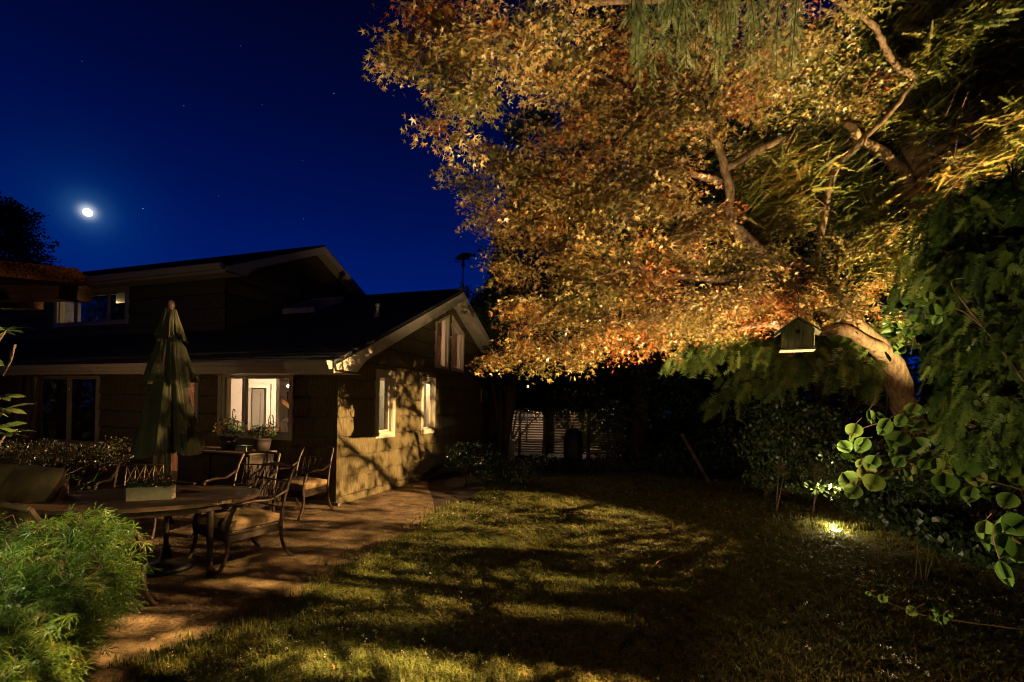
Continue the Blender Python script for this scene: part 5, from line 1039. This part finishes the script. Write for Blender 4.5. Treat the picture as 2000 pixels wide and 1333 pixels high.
# things under the kitchen window
cb = empty('garden_cabinet', H(-1.95, -.42, .0), HA, label='dark low cabinet against the wall under the kitchen window', cat='cabinet')
DK = mat('dark_wood', (.03, .02, .014), .6, (.06, .04, .025), 6, .3)
MB().box(-.80, .80, -.22, .26, .06, .84).build('body', DK, cb, bevel=.01); MB().box(-.85, .85, -.28, .28, .842, .875).build('top', mat('worn_wood', (.12, .08, .045), .6, (.20, .14, .08), 5, .4, stretch=(1, 6, 6)), cb, bevel=.006)
for s in (-1, 1): dd_ = MB().box(s*.40-.36, s*.40+.36, -.245, -.222, .12, .80).build('door', DK, cb); MB().tube([(s*.08, -.246, .45), (s*.08, -.275, .45), (s*.08, -.275, .58), (s*.08, -.246, .58)], .006, 6).build('handle', DARK, dd_)
for s in (-1, 1):
    for y in (-.2, .22): MB().box(s*.76-.03, s*.76+.03, y-.03, y+.03, 0, .06).build('leg', DK, cb)
def potted(label, px, py, d, rw, rh, col, n, pr=.14, ph=.22, pc=(.05, .035, .03)):
    c = P(px, py, d); zt_ = .883; r = empty('potted_plant', (c.x, c.y, zt_), 0, label=label, cat='plant', group='potted flowers on the dark cabinet')
    MB().lathe([(0, 0), (pr*.7, 0), (pr*.9, ph*.6), (pr, ph), (pr*1.06, ph), (pr*1.06, ph-.02), (pr*.93, ph-.03), (0, ph-.04)], 20).build('pot', mat('pot', pc, .6), r, True)
    p = rand_dirs(n, -.5, 1)*(RNG.random((n, 1))**.4)*np.array([rw, rw*.7, rh])+np.array([0, 0, ph+rh*.5]); scatter('foliage', LEAF2, p, rotmats(dirs_mix(n, (0, 0, .3), .8), rand_dirs(n)), RNG.uniform(.03, .06, n), IVY, r)
    for k in range(14):
        q = Vector((random.gauss(0, rw*.6), random.gauss(-.05, rw*.4), ph+rh*random.uniform(.3, 1.25))); kk = 9; scatter('flower', LEAF2, np.array([tuple(q)]*kk)+RNG.normal(0, .006, (kk, 3)), rotmats(rand_dirs(kk), rand_dirs(kk)), np.full(kk, .030), col, r)
    return r
HBC = lambda x, y: H(x, y, 0)
c = HI @ P(445, 850, 7.6)
dF = lambda px: (H(onF(px, 850, -.42)[0], -.42, 0)).y
potted('bushy red geranium in a dark pot, left on the cabinet', 447, 850, dF(447), .26, .22, RED, 650)
potted('dark red flowering plant in a round pot, right on the cabinet', 513, 850, dF(513), .22, .15, mat('dim', (.1, .01, .01)) and RED, 480)
q = H(onF(478, 870, -.50)[0], -.50, .876); gb = empty('storage_tub', q, HA, label='small cream tub with a green lid between the two potted plants', cat='tub'); MB().box(-.10, .10, -.06, .06, 0, .075).build('tub', CR, gb, bevel=.008); MB().box(-.11, .11, -.07, .07, .077, .10).build('lid', mat('green_plastic', (.01, .14, .07), .35), gb, bevel=.006)
q = H(onF(380, 935, -.6)[0], -.6, .01); dbx = empty('storage_box', q, HA, label='dark lidded box on the patio beside the lit door', cat='box'); MB().box(-.22, .22, -.18, .18, 0, .30).build('body', DK, dbx, bevel=.015); MB().box(-.24, .24, -.20, .20, .302, .34).build('lid', DK, dbx, bevel=.01)
q = H(onF(458, 935, -.9)[0], -.9, .01); tbx = empty('red_crate', q, HA+.1, label='small open crate with dull red sides in front of the cabinet', cat='crate')
m = MB(); m.box(-.20, .20, -.14, -.12, 0, .22).box(-.20, .20, .12, .14, 0, .22).box(-.20, -.18, -.119, .119, 0, .22).box(.18, .20, -.119, .119, 0, .22).box(-.179, .179, -.119, .119, .0, .02); m.build('body', mat('dull_red', (.16, .04, .025), .6, (.22, .07, .04), 7), tbx)
MB().tube([(-.2, 0, .22), (-.15, 0, .30), (.15, 0, .30), (.2, 0, .22)], .008, 6).build('handle', DARK, tbx)
# on the inner window sill
zs0 = WM[1]+.085+.013; 
MB().box(WM[0]+.10, WM[2]-.10, .165, .42, zs0-.06, zs0-.03).build('window_sill', TRIMI, rm)
def sill(px, name, label, cat): return empty(name, H(onF(px, 840, .27)[0], .27, zs0-.029), HA, label=label, cat=cat)
WH = mat('white_china', (.7, .66, .58), .3)
ln = sill(559, 'white_lantern', 'white framed lantern on the sill at the right of the kitchen window', 'lantern')
m = MB(); [m.box(sx*.055-.007, sx*.055+.007, sy_*.055-.007, sy_*.055+.007, .0, .24) for sx in (-1, 1) for sy_ in (-1, 1)]; m.box(-.065, .065, -.065, .065, -.0, .012).build('frame', WH, ln)
MB().add([(-.07, -.07, .24), (.07, -.07, .24), (.07, .07, .24), (-.07, .07, .24), (0, 0, .31)], [(3, 2, 1, 0), (0, 1, 4), (1, 2, 4), (2, 3, 4), (3, 0, 4)]).tube([(-.02, 0, .30), (0, 0, .34), (.02, 0, .30)], .005, 5).build('roof', WH, ln); MB().lathe([(0, .012), (.02, .012), (.02, .10), (0, .10)], 10).build('candle', WH, ln)
bs = sill(529, 'flower_basket', 'white vase with tall arched handle and a small pale green plant in the kitchen window', 'basket')
MB().lathe([(0, 0), (.04, 0), (.06, .13), (.055, .13), (.0, .11)], 14).build('vase', WH, bs, True); MB().tube([(-.055, 0, .10), (-.06, 0, .26), (-.03, 0, .345), (.03, 0, .345), (.06, 0, .26), (.055, 0, .10)], .008, 6).build('handle', WH, bs, True)
n = 60; p = RNG.normal(0, 1, (n, 3))*np.array([.05, .03, .03])+np.array([.03, 0, .18]); scatter('foliage', LEAF2, p, rotmats(rand_dirs(n, 0, 1), rand_dirs(n)), RNG.uniform(.02, .045, n), pier, bs)
rg = sill(493, 'ring_vase', 'little white ring shaped vase low in the kitchen window', 'vase'); MB().tube([(.05*math.cos(a), 0, .05+.05*math.sin(a)) for a in np.linspace(0, 2*math.pi, 21)], .011, 8, False).build('ring', WH, rg, True); MB().lathe([(0, -.0), (.03, 0), (.02, .015), (0, .015)], 10).build('foot', WH, rg)
hk = sill(454, 'swan_vase', 'slim white vase with dark curved neck in the narrow kitchen pane', 'vase'); MB().lathe([(0, 0), (.035, 0), (.045, .1), (.025, .2), (.02, .26), (0, .26)], 12).build('body', WH, hk, True); MB().tube([(0, 0, .26), (.0, 0, .40), (.02, 0, .44), (.05, 0, .42), (.05, 0, .39)], .009, 6).build('neck', DARK, hk, True)
# wooden arbour roof poking in at upper left
AW = mat('arbour_wood', (.035, .012, .006), .6, (.08, .028, .012), 4, .4, stretch=(1, 5, 5))
ar = empty('garden_arbour', (-5.2, 3.9, 0), 0, label='reddish wooden arbour roof corner reaching in at the upper left edge', cat='arbour')
def L_(px, py, d): return P(px, py, d)-Vector((-5.2, 3.9, 0))
a, b = L_(-300, 580, 3.9), L_(128, 571, 3.9); MB().bar(a, b, .09, .145).build('beam', AW, ar, bevel=.006)
a, b = L_(128, 571, 3.9), L_(166, 574, 3.9); MB().bar(a+Vector((.005, 0, 0)), b, .13, .14).build('gutter_end', mat('brown_gutter', (.010, .005, .003), .9, spec=0), ar, bevel=.006)
m = MB(); e = L_(176, 553, 3.8)
fpr = [(1.68, -.10), (.80, -.45), (-2.0, -.45), (-2.0, 1.3), (-.9, 1.2), (1.3, .04)]
for k in range(5):
    z0 = e.z-.015+k*.030; q_ = [(x*(1-.012*k)-.02*k, y+.012*k) for x, y in fpr]; n_ = len(q_)
    m.add([(x, y, z0) for x, y in q_]+[(x, y, z0+.027) for x, y in q_], [tuple(range(n_))[::-1], tuple(range(n_, 2*n_))]+[(i, (i+1) % n_, n_+(i+1) % n_, n_+i) for i in range(n_)])
m.build('roof', mat('cedar_shakes', (.010, .004, .002), .95, (.022, .008, .004), 12, .6, spec=0), ar)
a, b = L_(-300, 598, 4.0), L_(76, 592, 4.0); MB().bar(a, b, .08, .10).build('beam', AW, ar)
for x, y in ((-.6, .0), (-1.9, -.35), (-1.5, 1.15), (-1.95, 1.1)): MB().box(x-.06, x+.06, y-.06, y+.06, 0, e.z-.02).build('post', AW, ar)
m = MB()
for k in range(4): m.bar((-1.8+k*.33, -.3, e.z-.06), (-1.8+k*.33, .9 if k < 3 else .2, e.z-.06), .05, .07)
m.build('rafters', AW, ar)
# leaning board in the shade and a stick on the lawn
a, b = P(1322, 846, 11.0), P(1358, 870, 10.6); bo = empty('garden_board', (b.x, b.y, 0), 0, label='weathered board leaning in the dark gap right of the fence', cat='board'); MB().bar((a.x-b.x, 0.1, a.z), (.3, -.1, .03), .03, .07).build('board', mat('worn_board', (.02, .010, .006), .8, (.11, .06, .03), 6), bo)
a, b, c = G(1262, 1132), G(1285, 1108), G(1318, 1092); st = MB().tube([a+Vector((0, 0, .03)), b+Vector((0, 0, .06)), c+Vector((0, 0, .05))], [.005, .006, .003], 6).build('fallen_twig', mat('twig', (.25, .13, .05), .7), None, True); tag(st, 'thin bare twig lying on the middle of the lawn', 'twig')
fl = G(205, 1335); sr = MB().lathe([(0, .0), (.10, .0), (.11, .02), (.07, .05), (0, .055)], 9, ripple=lambda t, i: 1+.2*math.sin(2*t)+.1*math.sin(5*t)).build('stepping_stone', stone, None, False, .004, loc=(fl.x, fl.y, .01)); tag(sr, 'pale flat stone at the lawn edge at the bottom left', 'stone')

# --- unseen maple beyond the right edge, sprays placed to block the lamp beam
sroot = tree('shade_maple_tree', 'smaller leafy maple beyond the right edge, unseen, its crown set out to block the garden lamp')
TG = []
def tgt(n, f):
    for _ in range(n): TG.append(f())
U_ = random.uniform
tgt(150, lambda: H(.0, U_(3.6, 8.5), U_(.2, 4.3)))                   # far half of the gable
tgt(90, lambda: H(.2, U_(.2, 5.0), U_(2.45, 4.6)))                   # upper gable
tgt(150, lambda: H(U_(-8, .3), U_(-.4, 4), U_(2.6, 5.5)))             # roofs
tgt(16, lambda: H(0, U_(.6, 2.75), U_(1.7, 2.4)))
tgt(5, lambda: H(0, U_(.3, 3.3), U_(.3, 1.6)))
tgt(400, lambda: G(U_(900, 1900), U_(945, 1200)))                      # middle of the lawn
tgt(40, lambda: G(U_(700, 1300), U_(1080, 1230)))
tgt(75, lambda: G(U_(250, 850), U_(950, 1260)))
tgt(8, lambda: G(U_(800, 1400), U_(1240, 1400)))
tgt(90, lambda: G(U_(850, 1060), U_(915, 970))+Vector((0, 0, U_(0, .8))))
tgt(150, lambda: G(U_(1250, 1800), U_(1020, 1200)))
tgt(50, lambda: Vector((U_(-5, -2.6), U_(4, 6), U_(.5, 2.6))))
tgt(180, lambda: G(U_(1330, 1950), U_(1150, 1400)))
cs = []
for q in TG: d = (q-LAMPP).normalized(); cs.append(tuple(LAMPP+d*U_(1.45, 1.75)))
cs = np.array(cs); mb = MB(); mb.tube([(8.0, 5.6, 0), (7.9, 5.7, 1.8), (7.6, 5.9, 3.0), (7.3, 6.1, 4.6)], [.12, .10, .08, .04], 10)
mains = []
for z0, aim in ((2.0, H(0, 1, .6)), (2.3, H(0, 2.5, 1.6)), (2.6, G(1100, 1000)), (2.9, H(-2, 2, 3)), (2.2, G(700, 1150)), (3.2, H(0, 5, 2.75)), (2.0, G(1300, 1150)), (2.5, G(1000, 1300))):
    e_ = LAMPP+(aim-LAMPP).normalized()*1.6; a_ = Vector((7.8, 5.75, z0)); mid_ = a_.lerp(e_, .5)+Vector((0, .1, .12)); mb.tube([a_, mid_, e_, e_+(e_-mid_)*.35+Vector((0, .1, -.12))], [.026, .015, .009, .003], 7); mains += [mid_.lerp(e_, t_) for t_ in (.35, .55, .75, 1)]+[e_+(e_-mid_)*.2+Vector((0, .05, -.06))]
for q in cs:
    v = Vector(q); b_ = min(mains, key=lambda h: (h-v).length); mb.tube([b_, b_.lerp(v, .5)+Vector((random.gauss(0, .04), random.gauss(0, .04), random.gauss(.02, .04))), v], [.0032, .0024, .0014], 4, False)
mb.build('trunk', BARK, sroot, True)
pos, rot = sprays(cs, 9, (.095, .07, .03), .5, (-1, .2, .4), .3, .4)
scatter('crown', maple_leaf(7), pos, rot, RNG.uniform(.020, .035, len(pos)), MAPLE, sroot); set_loc(sroot, (8.0, 5.6, 0))
